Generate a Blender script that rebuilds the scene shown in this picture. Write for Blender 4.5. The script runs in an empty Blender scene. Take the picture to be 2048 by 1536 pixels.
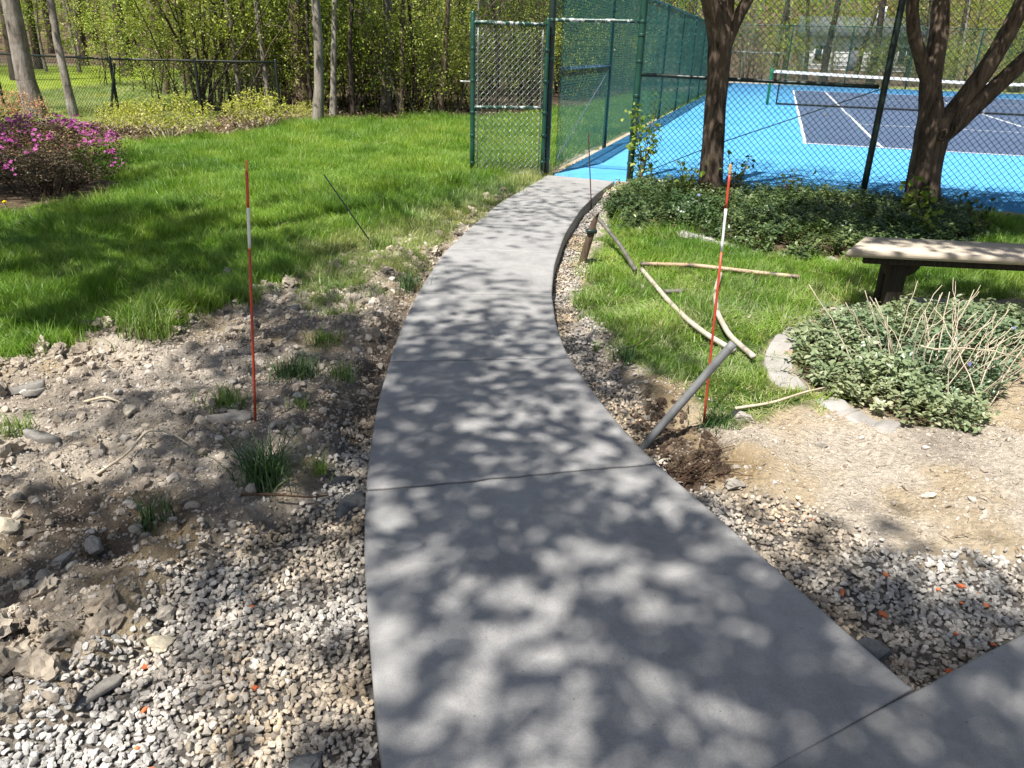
import bpy, math, random
import numpy as np
from mathutils import Matrix, Vector
random.seed(7)
R = math.radians
SC = bpy.context.scene
COL = SC.collection

# ------------------------------------------------------------------ camera
CAM_H, PITCH, ROLL = 1.6, R(23.8), R(1.6)
cam_data = bpy.data.cameras.new('camera')
cam_data.sensor_width = 36.0
cam_data.lens = 36.0 * 1538.0 / 2048.0
cam_data.clip_start, cam_data.clip_end = 0.05, 600.0
camera = bpy.data.objects.new('camera', cam_data)
COL.objects.link(camera)
_f = Vector((0, math.cos(PITCH), -math.sin(PITCH)))
_r0 = Vector((1, 0, 0)); _u0 = _r0.cross(_f)
_r = _r0 * math.cos(ROLL) + _u0 * math.sin(ROLL)
_u = -_r0 * math.sin(ROLL) + _u0 * math.cos(ROLL)
camera.matrix_world = Matrix(((_r.x, _u.x, -_f.x, 0), (_r.y, _u.y, -_f.y, 0), (_r.z, _u.z, -_f.z, CAM_H), (0, 0, 0, 1)))
SC.camera = camera

# ------------------------------------------------------------------ sky, sun, exposure
SUN_EL, SHADOW_AZ = R(62), R(34)          # shadows fall away from the camera and to the right
SUN_VEC = Vector((-math.sin(SHADOW_AZ) * math.cos(SUN_EL), -math.cos(SHADOW_AZ) * math.cos(SUN_EL), math.sin(SUN_EL)))
world = bpy.data.worlds.new('World'); SC.world = world; world.use_nodes = True
wn = world.node_tree.nodes; wl = world.node_tree.links; wn.clear()
sky = wn.new('ShaderNodeTexSky'); sky.sky_type = 'NISHITA'; sky.sun_disc = False
sky.dust_density = 2.0; sky.sun_elevation = SUN_EL; sky.sun_rotation = math.pi + SHADOW_AZ
bg = wn.new('ShaderNodeBackground'); bg.inputs['Strength'].default_value = 0.06
wo = wn.new('ShaderNodeOutputWorld')
wl.new(sky.outputs[0], bg.inputs[0]); wl.new(bg.outputs[0], wo.inputs[0])
sun_data = bpy.data.lights.new('sun', 'SUN'); sun_data.energy = 5.0; sun_data.angle = R(0.53); sun_data.color = (1.0, 0.965, 0.915)
sun = bpy.data.objects.new('sun', sun_data); COL.objects.link(sun)
sun.rotation_euler = SUN_VEC.to_track_quat('Z', 'Y').to_euler()
SC.view_settings.view_transform = 'Standard'; SC.view_settings.look = 'None'
SC.view_settings.gamma = 1.0; SC.view_settings.use_curve_mapping = False
SC.view_settings.exposure = 0.95
SC.cycles.use_denoising = True
SC.cycles.max_bounces = 6; SC.cycles.diffuse_bounces = 3; SC.cycles.transmission_bounces = 4; SC.cycles.transparent_max_bounces = 4
SC.cycles.caustics_reflective = False; SC.cycles.caustics_refractive = False

# ------------------------------------------------------------------ materials
def nmat(name):
    m = bpy.data.materials.new(name); m.use_nodes = True
    nt = m.node_tree
    b = nt.nodes['Principled BSDF']
    return m, nt, nt.nodes, nt.links, b
def ramp(N, stops, interp='LINEAR'):
    r = N.new('ShaderNodeValToRGB'); cr = r.color_ramp; cr.interpolation = interp
    while len(cr.elements) < len(stops): cr.elements.new(0.5)
    for e, (p, c) in zip(cr.elements, stops):
        e.position = p; e.color = (*c, 1) if len(c) == 3 else c
    return r
def noise(N, L, scale, detail=4, rough=0.55, co=None, dist=0.0):
    n = N.new('ShaderNodeTexNoise'); n.inputs['Scale'].default_value = scale
    n.inputs['Detail'].default_value = detail; n.inputs['Roughness'].default_value = rough
    n.inputs['Distortion'].default_value = dist
    if co: L.new(co, n.inputs['Vector'])
    return n
def mixc(N, L, a, b, fac, mode='MIX'):
    m = N.new('ShaderNodeMix'); m.data_type = 'RGBA'; m.blend_type = mode
    for sock, v in ((m.inputs[6], a), (m.inputs[7], b), (m.inputs[0], fac)):
        if isinstance(v, (int, float)): sock.default_value = v
        elif isinstance(v, tuple): sock.default_value = (*v, 1)
        else: L.new(v, sock)
    return m.outputs[2]
def bump(N, L, b, h, strength=0.4, dist=0.01):
    bp = N.new('ShaderNodeBump'); bp.inputs['Strength'].default_value = strength; bp.inputs['Distance'].default_value = dist
    L.new(h, bp.inputs['Height']); L.new(bp.outputs[0], b.inputs['Normal']); return bp
def pos(N):
    return N.new('ShaderNodeNewGeometry').outputs['Position']
def objco(N):
    return N.new('ShaderNodeTexCoord').outputs['Object']
def math_n(N, L, op, a, b=None):
    m = N.new('ShaderNodeMath'); m.operation = op
    for i, v in enumerate((a, b)):
        if v is None: continue
        if isinstance(v, (int, float)): m.inputs[i].default_value = v
        else: L.new(v, m.inputs[i])
    return m.outputs[0]

def m_plain(name, col, rough=0.6, var=0.15, scale=20, metal=0.0, bstr=0.15, bscale=120, spec=0.4):
    m, nt, N, L, b = nmat(name)
    co = objco(N)
    n = noise(N, L, scale, 4, 0.6, co)
    lo = tuple(c * (1 - var) for c in col); hi = tuple(min(1, c * (1 + var)) for c in col)
    r = ramp(N, [(0.3, lo), (0.7, hi)]); L.new(n.outputs[0], r.inputs[0])
    L.new(r.outputs[0], b.inputs['Base Color'])
    b.inputs['Roughness'].default_value = rough; b.inputs['Metallic'].default_value = metal
    b.inputs['Specular IOR Level'].default_value = spec
    n2 = noise(N, L, bscale, 3, 0.6, co); bump(N, L, b, n2.outputs[0], bstr, 0.003)
    return m

def m_leaf(name, stops, trans=0.35, rough=0.45, spec=0.3, inst=False, tscale=1.25, bcol=None):
    """leaf: colour differs from leaf to leaf, light shines through"""
    m, nt, N, L, b = nmat(name)
    g = N.new('ShaderNodeNewGeometry'); v = g.outputs['Random Per Island']
    if inst:
        oi = N.new('ShaderNodeObjectInfo')
        v = math_n(N, L, 'FRACT', math_n(N, L, 'ADD', math_n(N, L, 'MULTIPLY', v, 0.6), math_n(N, L, 'MULTIPLY', oi.outputs['Random'], 0.55)))
    r = ramp(N, stops); L.new(v, r.inputs[0])
    c = r.outputs[0]
    if inst:                     # patches of lusher and drier growth
        npt = noise(N, L, 0.9, 4, 0.65, oi.outputs['Location'], 0.4); rpt = ramp(N, [(0.34, (0.62, 0.74, 0.8)), (0.5, (1, 1, 1)), (0.66, (1.38, 1.18, 1.25))]); L.new(npt.outputs[0], rpt.inputs[0])
        c = mixc(N, L, c, rpt.outputs[0], 1.0, 'MULTIPLY')
    if bcol:                     # the flat underside of a leaf is a paler, duller green
        c = mixc(N, L, c, bcol, math_n(N, L, 'MULTIPLY', g.outputs['Backfacing'], 0.5))
    L.new(c, b.inputs['Base Color']); b.inputs['Roughness'].default_value = rough
    b.inputs['Specular IOR Level'].default_value = spec
    t = N.new('ShaderNodeBsdfTranslucent')
    tc = mixc(N, L, c, (tscale, tscale * 1.05, tscale * 0.55), 1.0, 'MULTIPLY'); L.new(tc, t.inputs[0])
    mx = N.new('ShaderNodeMixShader'); mx.inputs[0].default_value = trans
    L.new(b.outputs[0], mx.inputs[1]); L.new(t.outputs[0], mx.inputs[2])
    L.new(mx.outputs[0], N['Material Output'].inputs[0])
    return m

def m_bark(name, lo, hi, scale=9, stretch=0.22, bstr=0.9, lichen=None):
    m, nt, N, L, b = nmat(name)
    mp = N.new('ShaderNodeMapping'); mp.inputs['Scale'].default_value = (1, 1, stretch); L.new(pos(N), mp.inputs[0])
    n = noise(N, L, scale, 8, 0.7, mp.outputs[0], 0.6)
    n2 = noise(N, L, scale * 4, 4, 0.7, mp.outputs[0], 0.3)
    s = math_n(N, L, 'ADD', math_n(N, L, 'MULTIPLY', n.outputs[0], 0.65), math_n(N, L, 'MULTIPLY', n2.outputs[0], 0.35))
    r = ramp(N, [(0.36, lo), (0.62, hi)]); L.new(s, r.inputs[0]); c = r.outputs[0]
    if lichen:
        n3 = noise(N, L, 2.3, 5, 0.6, pos(N)); r3 = ramp(N, [(0.52, (0, 0, 0)), (0.66, (1, 1, 1))]); L.new(n3.outputs[0], r3.inputs[0])
        c = mixc(N, L, c, lichen, math_n(N, L, 'MULTIPLY', r3.outputs[0], 0.6))
    L.new(c, b.inputs['Base Color']); b.inputs['Roughness'].default_value = 0.9
    b.inputs['Specular IOR Level'].default_value = 0.15
    bump(N, L, b, s, bstr, 0.03)
    return m

def m_stone(name, stops, inst=True, bstr=0.5, tint=None):
    m, nt, N, L, b = nmat(name)
    g = N.new('ShaderNodeNewGeometry')
    v = N.new('ShaderNodeObjectInfo').outputs['Random'] if inst else g.outputs['Random Per Island']
    r = ramp(N, stops); L.new(v, r.inputs[0])
    co = pos(N)
    if inst and tint:
        oi = N.new('ShaderNodeObjectInfo'); nt2 = noise(N, L, 1.6, 3, 0.6, oi.outputs['Location']); rt = ramp(N, [(0.42, (0, 0, 0)), (0.6, (1, 1, 1))]); L.new(nt2.outputs[0], rt.inputs[0])
        base = mixc(N, L, r.outputs[0], mixc(N, L, r.outputs[0], tint, 1.0, 'MULTIPLY'), rt.outputs[0])
    else: base = r.outputs[0]
    n = noise(N, L, 55, 5, 0.65, co); rr = ramp(N, [(0.3, (0.72, 0.70, 0.67)), (0.7, (1.12, 1.10, 1.06))]); L.new(n.outputs[0], rr.inputs[0])
    c = mixc(N, L, base, rr.outputs[0], 1.0, 'MULTIPLY')
    L.new(c, b.inputs['Base Color']); b.inputs['Roughness'].default_value = 0.92; b.inputs['Specular IOR Level'].default_value = 0.2
    n2 = noise(N, L, 160, 4, 0.7, co); bump(N, L, b, n2.outputs[0], bstr, 0.004)
    return m

def m_paint_worn(name, col, wear, amount=0.6, rough=0.35):
    """paint flaking off galvanised pipe in patches"""
    m, nt, N, L, b = nmat(name)
    n = noise(N, L, 14, 6, 0.7, pos(N), 0.5); r = ramp(N, [(amount, (0, 0, 0)), (amount + 0.05, (1, 1, 1))]); L.new(n.outputs[0], r.inputs[0])
    n2 = noise(N, L, 5, 4, 0.6, pos(N)); r2 = ramp(N, [(0.3, tuple(c * 0.75 for c in col)), (0.7, tuple(c * 1.25 for c in col))]); L.new(n2.outputs[0], r2.inputs[0])
    L.new(mixc(N, L, r2.outputs[0], wear, r.outputs[0]), b.inputs['Base Color'])
    b.inputs['Roughness'].default_value = rough
    bump(N, L, b, n.outputs[0], 0.15, 0.004)
    return m
M = {}
# --- ground: the colour attribute 'zone' says what the ground is made of (r lawn soil, g gravel bed, b leaf litter and mulch); 'soil' r = brown topsoil, g = pale concrete dust
def m_ground():
    m, nt, N, L, b = nmat('ground')
    co = pos(N)
    z = N.new('ShaderNodeAttribute'); z.attribute_name = 'zone'
    s = N.new('ShaderNodeAttribute'); s.attribute_name = 'soil'
    sz = N.new('ShaderNodeSeparateColor'); L.new(z.outputs['Color'], sz.inputs[0])
    ss = N.new('ShaderNodeSeparateColor'); L.new(s.outputs['Color'], ss.inputs[0])
    n1 = noise(N, L, 2.2, 9, 0.68, co, 0.3); n2 = noise(N, L, 26, 8, 0.72, co); n3 = noise(N, L, 110, 5, 0.75, co)
    dirt = ramp(N, [(0.30, (0.22, 0.185, 0.15)), (0.45, (0.35, 0.305, 0.25)), (0.58, (0.44, 0.385, 0.32)), (0.72, (0.52, 0.445, 0.35))]); L.new(n1.outputs[0], dirt.inputs[0])
    fine = ramp(N, [(0.30, (0.55, 0.53, 0.51)), (0.5, (0.98, 0.98, 0.98)), (0.72, (1.22, 1.2, 1.17))]); L.new(n2.outputs[0], fine.inputs[0])
    d = mixc(N, L, dirt.outputs[0], fine.outputs[0], 0.85, 'MULTIPLY')
    brown = ramp(N, [(0.35, (0.075, 0.052, 0.036)), (0.65, (0.17, 0.125, 0.085))]); L.new(n2.outputs[0], brown.inputs[0])
    pale = ramp(N, [(0.35, (0.45, 0.385, 0.30)), (0.6, (0.66, 0.575, 0.46))]); L.new(n2.outputs[0], pale.inputs[0])
    d = mixc(N, L, d, pale.outputs[0], ss.outputs[1])
    d = mixc(N, L, d, brown.outputs[0], ss.outputs[0])
    d = mixc(N, L, d, (0.46, 0.345, 0.19), math_n(N, L, 'MULTIPLY', ss.outputs[2], 0.6))
    lawn = ramp(N, [(0.3, (0.028, 0.055, 0.012)), (0.7, (0.085, 0.15, 0.024))]); L.new(n2.outputs[0], lawn.inputs[0])
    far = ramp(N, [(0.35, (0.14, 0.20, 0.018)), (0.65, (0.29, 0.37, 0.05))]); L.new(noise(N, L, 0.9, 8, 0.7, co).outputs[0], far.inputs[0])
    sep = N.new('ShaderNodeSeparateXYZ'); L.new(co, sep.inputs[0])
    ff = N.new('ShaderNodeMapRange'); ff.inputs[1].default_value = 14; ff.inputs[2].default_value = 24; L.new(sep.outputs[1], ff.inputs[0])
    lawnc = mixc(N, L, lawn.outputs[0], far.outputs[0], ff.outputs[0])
    grav = ramp(N, [(0.35, (0.12, 0.105, 0.09)), (0.65, (0.33, 0.30, 0.265))]); L.new(n2.outputs[0], grav.inputs[0])
    lit = ramp(N, [(0.32, (0.035, 0.024, 0.016)), (0.5, (0.12, 0.085, 0.055)), (0.68, (0.27, 0.20, 0.135))]); L.new(noise(N, L, 13, 9, 0.8, co, 0.8).outputs[0], lit.inputs[0])
    c = mixc(N, L, d, lawnc, sz.outputs[0]); c = mixc(N, L, c, grav.outputs[0], sz.outputs[1]); c = mixc(N, L, c, lit.outputs[0], sz.outputs[2])
    L.new(c, b.inputs['Base Color']); b.inputs['Roughness'].default_value = 0.95; b.inputs['Specular IOR Level'].default_value = 0.1
    vo = N.new('ShaderNodeTexVoronoi'); vo.inputs['Scale'].default_value = 42; vo.inputs['Randomness'].default_value = 1.0
    wv = N.new('ShaderNodeVectorMath'); wv.operation = 'MULTIPLY_ADD'; L.new(n2.outputs[1], wv.inputs[0]); wv.inputs[1].default_value = (.03, .03, .03); L.new(co, wv.inputs[2]); L.new(wv.outputs[0], vo.inputs['Vector'])
    crumb = math_n(N, L, 'MULTIPLY', vo.outputs['Distance'], -0.7)
    h = math_n(N, L, 'ADD', math_n(N, L, 'ADD', n2.outputs[0], crumb), math_n(N, L, 'MULTIPLY', n3.outputs[0], 0.5))
    bump(N, L, b, h, 1.0, 0.026)
    return m
M['ground'] = m_ground()

def m_concrete(name, lo, hi):
    m, nt, N, L, b = nmat(name)
    co = pos(N)
    a = noise(N, L, 1.1, 6, 0.6, co, 0.4); bb = noise(N, L, 7, 6, 0.7, co, 0.3); f = noise(N, L, 240, 3, 0.7, co)
    mp = N.new('ShaderNodeMapping'); mp.inputs['Scale'].default_value = (4, 110, 1); mp.inputs['Rotation'].default_value = (0, 0, 0.12); L.new(co, mp.inputs[0])
    br = noise(N, L, 1.0, 5, 0.7, mp.outputs[0], 1.2)          # broom marks across the walk
    s = math_n(N, L, 'ADD', math_n(N, L, 'MULTIPLY', a.outputs[0], 0.5), math_n(N, L, 'MULTIPLY', bb.outputs[0], 0.5))
    r = ramp(N, [(0.35, lo), (0.65, hi)]); L.new(s, r.inputs[0])
    fr = ramp(N, [(0.3, (0.82, 0.82, 0.82)), (0.7, (1.14, 1.14, 1.14))]); L.new(f.outputs[0], fr.inputs[0])
    c = mixc(N, L, r.outputs[0], fr.outputs[0], 1.0, 'MULTIPLY')
    rb = ramp(N, [(0.3, (0.97, 0.97, 0.97)), (0.7, (1.025, 1.025, 1.025))]); L.new(br.outputs[0], rb.inputs[0])
    c = mixc(N, L, c, rb.outputs[0], 1.0, 'MULTIPLY')
    # each pour dried to its own grey; curing stains and trowel swirls
    oi = N.new('ShaderNodeObjectInfo'); ro = ramp(N, [(0.0, (0.93, 0.93, 0.935)), (1.0, (1.05, 1.05, 1.045))]); L.new(oi.outputs['Random'], ro.inputs[0])
    c = mixc(N, L, c, ro.outputs[0], 1.0, 'MULTIPLY')
    st = noise(N, L, 2.6, 8, 0.75, co, 1.6); rst = ramp(N, [(0.38, (0.80, 0.80, 0.81)), (0.52, (1, 1, 1)), (0.7, (1.1, 1.095, 1.08))]); L.new(st.outputs[0], rst.inputs[0])
    c = mixc(N, L, c, rst.outputs[0], 0.8, 'MULTIPLY')
    # pale scuffs and dust, a few dark pits
    sc = noise(N, L, 34, 7, 0.8, co, 2.0); rs = ramp(N, [(0.62, (0, 0, 0)), (0.72, (1, 1, 1))]); L.new(sc.outputs[0], rs.inputs[0])
    c = mixc(N, L, c, (0.55, 0.54, 0.52), math_n(N, L, 'MULTIPLY', rs.outputs[0], 0.22))
    v = N.new('ShaderNodeTexVoronoi'); v.inputs['Scale'].default_value = 16; L.new(co, v.inputs['Vector'])
    rv = ramp(N, [(0.03, (1, 1, 1)), (0.06, (0, 0, 0))]); L.new(v.outputs['Distance'], rv.inputs[0])
    c = mixc(N, L, c, (0.05, 0.05, 0.05), math_n(N, L, 'MULTIPLY', rv.outputs[0], 0.6))
    L.new(c, b.inputs['Base Color']); b.inputs['Roughness'].default_value = 0.72; b.inputs['Specular IOR Level'].default_value = 0.35
    h = math_n(N, L, 'ADD', math_n(N, L, 'MULTIPLY', br.outputs[0], 0.3), math_n(N, L, 'MULTIPLY', f.outputs[0], 0.5))
    bump(N, L, b, h, 0.22, 0.004)
    return m
M['concrete'] = m_concrete('concrete', (0.232, 0.226, 0.217), (0.328, 0.32, 0.308))
M['curb'] = m_concrete('old_concrete', (0.26, 0.24, 0.215), (0.42, 0.395, 0.36))

def m_court(name, lo, hi):
    m, nt, N, L, b = nmat(name)
    co = pos(N)
    a = noise(N, L, 0.7, 6, 0.65, co, 0.3); f = noise(N, L, 60, 4, 0.7, co)
    r = ramp(N, [(0.35, lo), (0.68, hi)]); L.new(a.outputs[0], r.inputs[0])
    rf = ramp(N, [(0.3, (0.9, 0.9, 0.9)), (0.7, (1.07, 1.07, 1.07))]); L.new(f.outputs[0], rf.inputs[0])
    c = mixc(N, L, r.outputs[0], rf.outputs[0], 1.0, 'MULTIPLY')
    w = noise(N, L, 3.0, 9, 0.75, co, 1.5); rw = ramp(N, [(0.35, (0.80, 0.84, 0.88)), (0.5, (1, 1, 1)), (0.68, (1.18, 1.1, 1.06))]); L.new(w.outputs[0], rw.inputs[0]); c = mixc(N, L, c, rw.outputs[0], 0.8, 'MULTIPLY')
    sp = noise(N, L, 22, 6, 0.8, co, 0.5); rs_ = ramp(N, [(0.64, (0, 0, 0)), (0.72, (1, 1, 1))]); L.new(sp.outputs[0], rs_.inputs[0]); c = mixc(N, L, c, (0.45, 0.48, 0.48), math_n(N, L, 'MULTIPLY', rs_.outputs[0], 0.25))
    L.new(c, b.inputs['Base Color'])
    b.inputs['Roughness'].default_value = 0.8; b.inputs['Specular IOR Level'].default_value = 0.25
    bump(N, L, b, f.outputs[0], 0.2, 0.003)
    return m
M['court_blue'] = m_court('court_blue', (0.072, 0.30, 0.585), (0.10, 0.35, 0.65))
M['court_slate'] = m_court('court_slate', (0.062, 0.092, 0.155), (0.078, 0.112, 0.182))
M['line_white'] = m_court('line_white', (0.68, 0.70, 0.72), (0.8, 0.8, 0.8))
M['green_paint'] = m_paint_worn('green_paint', (0.010, 0.055, 0.038), (0.42, 0.44, 0.42), 0.66, 0.38)
M['green_worn'] = m_paint_worn('green_worn', (0.012, 0.055, 0.038), (0.46, 0.47, 0.46), 0.52, 0.4)
M['dark_pipe'] = m_paint_worn('dark_pipe', (0.010, 0.022, 0.017), (0.20, 0.20, 0.19), 0.70, 0.42)
M['wire_green'] = m_plain('wire_green', (0.02, 0.10, 0.08), 0.33, 0.2, 8, 0.0, 0.0, 50, 0.6)
M['wire_gate'] = m_plain('wire_gate', (0.15, 0.185, 0.165), 0.3, 0.4, 8, 0.3, 0.0, 50, 0.7)
M['wire_black'] = m_plain('wire_black', (0.010, 0.016, 0.012), 0.4, 0.2, 8, 0.0, 0.0, 50, 0.5)
M['steel'] = m_plain('steel', (0.5, 0.5, 0.49), 0.4, 0.1, 20, 0.6, 0.1)
M['net_black'] = m_plain('net_black', (0.012, 0.012, 0.013), 0.7)
M['net_green'] = m_plain('net_green', (0.01, 0.16, 0.07), 0.45)
M['fabric_white'] = m_plain('fabric_white', (0.74, 0.75, 0.76), 0.75, 0.05)
M['stake_red'] = m_plain('stake_red', (0.42, 0.055, 0.028), 0.38, 0.25, 9)
M['stake_white'] = m_plain('stake_white', (0.72, 0.72, 0.70), 0.35, 0.06)
M['stake_gold'] = m_plain('stake_gold', (0.62, 0.28, 0.05), 0.35, 0.15)
M['rod_black'] = m_plain('rod_black', (0.015, 0.02, 0.02), 0.4)
M['rod_brown'] = m_plain('rod_brown', (0.09, 0.035, 0.03), 0.5)
def m_wood(name, lo, hi, sc=(1.2, 26, 26), rot=0.0):
    m, nt, N, L, b = nmat(name)
    mp = N.new('ShaderNodeMapping'); mp.inputs['Scale'].default_value = sc; mp.inputs['Rotation'].default_value = (0, 0, rot); L.new(objco(N), mp.inputs[0])
    n = noise(N, L, 3.0, 8, 0.7, mp.outputs[0], 0.8); r = ramp(N, [(0.32, lo), (0.66, hi)]); L.new(n.outputs[0], r.inputs[0])
    L.new(r.outputs[0], b.inputs['Base Color']); b.inputs['Roughness'].default_value = 0.85; b.inputs['Specular IOR Level'].default_value = 0.2
    bump(N, L, b, n.outputs[0], 0.5, 0.006); return m
M['bench_top'] = m_wood('bench_top', (0.34, 0.285, 0.215), (0.53, 0.46, 0.37))
M['bench_leg'] = m_wood('bench_leg', (0.014, 0.012, 0.009), (0.045, 0.038, 0.028), (20, 20, 1.5))  # wood darkened so its colour carries the shade on the bench
M['stake_wood'] = m_wood('stake_wood', (0.045, 0.03, 0.02), (0.14, 0.095, 0.065), (20, 20, 2))
M['form_wood'] = m_wood('form_wood', (0.20, 0.155, 0.105), (0.42, 0.34, 0.25))
def m_pipe(name, lo, hi, patch, amt):
    m, nt, N, L, b = nmat(name)
    n = noise(N, L, 6, 6, 0.7, pos(N), 0.4); r = ramp(N, [(0.35, lo), (0.65, hi)]); L.new(n.outputs[0], r.inputs[0])
    n2 = noise(N, L, 3.4, 4, 0.6, pos(N)); r2 = ramp(N, [(amt, (0, 0, 0)), (amt + 0.1, (1, 1, 1))]); L.new(n2.outputs[0], r2.inputs[0])
    L.new(mixc(N, L, r.outputs[0], patch, r2.outputs[0]), b.inputs['Base Color']); b.inputs['Roughness'].default_value = 0.6
    bump(N, L, b, n.outputs[0], 0.15, 0.003); return m
M['pipe_pale'] = m_pipe('pipe_pale', (0.34, 0.29, 0.22), (0.50, 0.45, 0.37), (0.16, 0.13, 0.10), 0.56)
M['pipe_rust'] = m_pipe('pipe_rust', (0.32, 0.19, 0.11), (0.44, 0.33, 0.22), (0.05, 0.045, 0.04), 0.50)
M['pipe_dark'] = m_pipe('pipe_dark', (0.07, 0.065, 0.06), (0.18, 0.16, 0.13), (0.35, 0.2, 0.12), 0.6)
M['pipe_grey'] = m_pipe('pipe_grey', (0.11, 0.115, 0.115), (0.17, 0.172, 0.165), (0.28, 0.26, 0.23), 0.66)
M['hollow'] = m_plain('hollow', (0.01, 0.01, 0.01), 0.9)  # near-black colour standing in for the darkness inside a pipe
M['gravel'] = m_stone('gravel', [(0.0, (0.24, 0.235, 0.225)), (0.2, (0.36, 0.345, 0.32)), (0.5, (0.45, 0.425, 0.385)), (0.78, (0.52, 0.495, 0.46)), (0.95, (0.60, 0.58, 0.55)), (1.0, (0.20, 0.20, 0.20))], bstr=0.8, tint=(0.98, 0.84, 0.66))
M['gravel_pale'] = m_stone('gravel_pale', [(0.0, (0.24, 0.24, 0.235)), (0.2, (0.38, 0.37, 0.355)), (0.5, (0.48, 0.465, 0.445)), (0.8, (0.56, 0.545, 0.52)), (0.95, (0.63, 0.615, 0.59)), (1.0, (0.22, 0.22, 0.22))], bstr=0.8, tint=(1.0, 0.93, 0.84))
M['rubble'] = m_stone('rubble', [(0.0, (0.26, 0.22, 0.18)), (0.4, (0.37, 0.325, 0.27)), (0.8, (0.46, 0.41, 0.35)), (1.0, (0.55, 0.52, 0.48))], bstr=0.8)
M['clod'] = m_stone('clod', [(0.0, (0.24, 0.20, 0.155)), (0.5, (0.36, 0.31, 0.25)), (1.0, (0.48, 0.42, 0.34))], bstr=1.0)
M['clod_dark'] = m_stone('clod_dark', [(0.0, (0.055, 0.038, 0.026)), (0.6, (0.12, 0.085, 0.06)), (1.0, (0.22, 0.17, 0.12))], bstr=1.0)
M['litter'] = m_leaf('litter', [(0.0, (0.07, 0.042, 0.025)), (0.6, (0.18, 0.125, 0.08)), (1.0, (0.42, 0.34, 0.25))], 0.2, 0.7, 0.2)
M['stone_pale'] = m_stone('stone_pale', [(0.0, (0.30, 0.275, 0.24)), (1.0, (0.40, 0.37, 0.33))], bstr=0.9)
M['stone_cream'] = m_stone('stone_cream', [(0.0, (0.52, 0.46, 0.34)), (1.0, (0.56, 0.51, 0.41))])
M['stone_slate'] = m_stone('stone_slate', [(0.0, (0.20, 0.19, 0.175)), (1.0, (0.29, 0.275, 0.25))], bstr=0.9)
M['stone_orange'] = m_stone('stone_orange', [(0.0, (0.56, 0.13, 0.05)), (1.0, (0.64, 0.22, 0.10))], bstr=0.6)
M['lump_dark'] = m_stone('lump_dark', [(0.0, (0.10, 0.105, 0.11)), (1.0, (0.15, 0.155, 0.16))], bstr=0.9)
M['grass'] = m_leaf('grass', [(0.0, (0.085, 0.175, 0.016)), (0.42, (0.155, 0.285, 0.028)), (0.75, (0.225, 0.36, 0.05)), (0.9, (0.33, 0.41, 0.11)), (1.0, (0.44, 0.39, 0.21))], 0.40, 0.42, 0.35, True)
M['grass_pale'] = m_leaf('grass_pale', [(0.0, (0.19, 0.265, 0.07)), (0.5, (0.28, 0.355, 0.12)), (0.85, (0.38, 0.415, 0.19)), (1.0, (0.48, 0.43, 0.28))], 0.40, 0.42, 0.35, True)
M['tuft'] = m_leaf('tuft', [(0.0, (0.10, 0.17, 0.03)), (0.6, (0.18, 0.28, 0.06)), (1.0, (0.34, 0.37, 0.16))], 0.35, 0.45, 0.3)
M['tuft_dark'] = m_leaf('tuft_dark', [(0.0, (0.04, 0.09, 0.03)), (0.7, (0.08, 0.15, 0.05)), (1.0, (0.18, 0.24, 0.10))], 0.3, 0.45, 0.3)
M['vinca'] = m_leaf('vinca', [(0.0, (0.12, 0.165, 0.08)), (0.5, (0.20, 0.255, 0.13)), (0.85, (0.29, 0.34, 0.195)), (1.0, (0.38, 0.41, 0.27))], 0.22, 0.33, 0.55, True)  # paler leaf colours, sunlight on the near bed put into them
M['vinca_dark'] = m_leaf('vinca_dark', [(0.0, (0.04, 0.07, 0.022)), (0.5, (0.08, 0.125, 0.04)), (0.9, (0.14, 0.19, 0.065)), (1.0, (0.22, 0.26, 0.10))], 0.2, 0.33, 0.55, True)  # same plant, tree shade put into darker leaf colours
M['flower_blue'] = m_leaf('flower_blue', [(0.0, (0.16, 0.16, 0.42)), (1.0, (0.26, 0.26, 0.52))], 0.3, 0.6, 0.2)
M['flower_yellow'] = m_leaf('flower_yellow', [(0.0, (0.75, 0.55, 0.01)), (1.0, (0.8, 0.65, 0.03))], 0.2, 0.6, 0.2)
M['magenta'] = m_leaf('magenta', [(0.0, (0.22, 0.03, 0.17)), (0.5, (0.36, 0.06, 0.27)), (1.0, (0.50, 0.16, 0.37))], 0.35, 0.6, 0.2)
M['azalea_bud'] = m_leaf('azalea_bud', [(0.0, (0.30, 0.05, 0.15)), (0.5, (0.42, 0.22, 0.13)), (1.0, (0.24, 0.30, 0.05))], 0.3, 0.6, 0.2)
M['azalea_leaf'] = m_leaf('azalea_leaf', [(0.0, (0.05, 0.05, 0.025)), (0.5, (0.085, 0.08, 0.04)), (1.0, (0.17, 0.11, 0.07))], 0.25, 0.5, 0.3)
M['bud_pink'] = m_leaf('bud_pink', [(0.0, (0.42, 0.16, 0.13)), (0.6, (0.55, 0.30, 0.20)), (1.0, (0.50, 0.42, 0.14))], 0.35, 0.6, 0.2)
M['spirea'] = m_leaf('spirea', [(0.0, (0.24, 0.27, 0.03)), (0.5, (0.38, 0.40, 0.06)), (1.0, (0.52, 0.50, 0.16))], 0.35, 0.5, 0.3)
M['spring_leaf'] = m_leaf('spring_leaf', [(0.0, (0.10, 0.17, 0.02)), (0.4, (0.19, 0.27, 0.035)), (0.75, (0.29, 0.37, 0.06)), (1.0, (0.42, 0.46, 0.13))], 0.42, 0.45, 0.3)
M['brush_leaf'] = m_leaf('brush_leaf', [(0.0, (0.13, 0.17, 0.02)), (0.45, (0.27, 0.32, 0.045)), (0.8, (0.41, 0.45, 0.09)), (1.0, (0.56, 0.57, 0.22))], 0.38, 0.42, 0.35)
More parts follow.
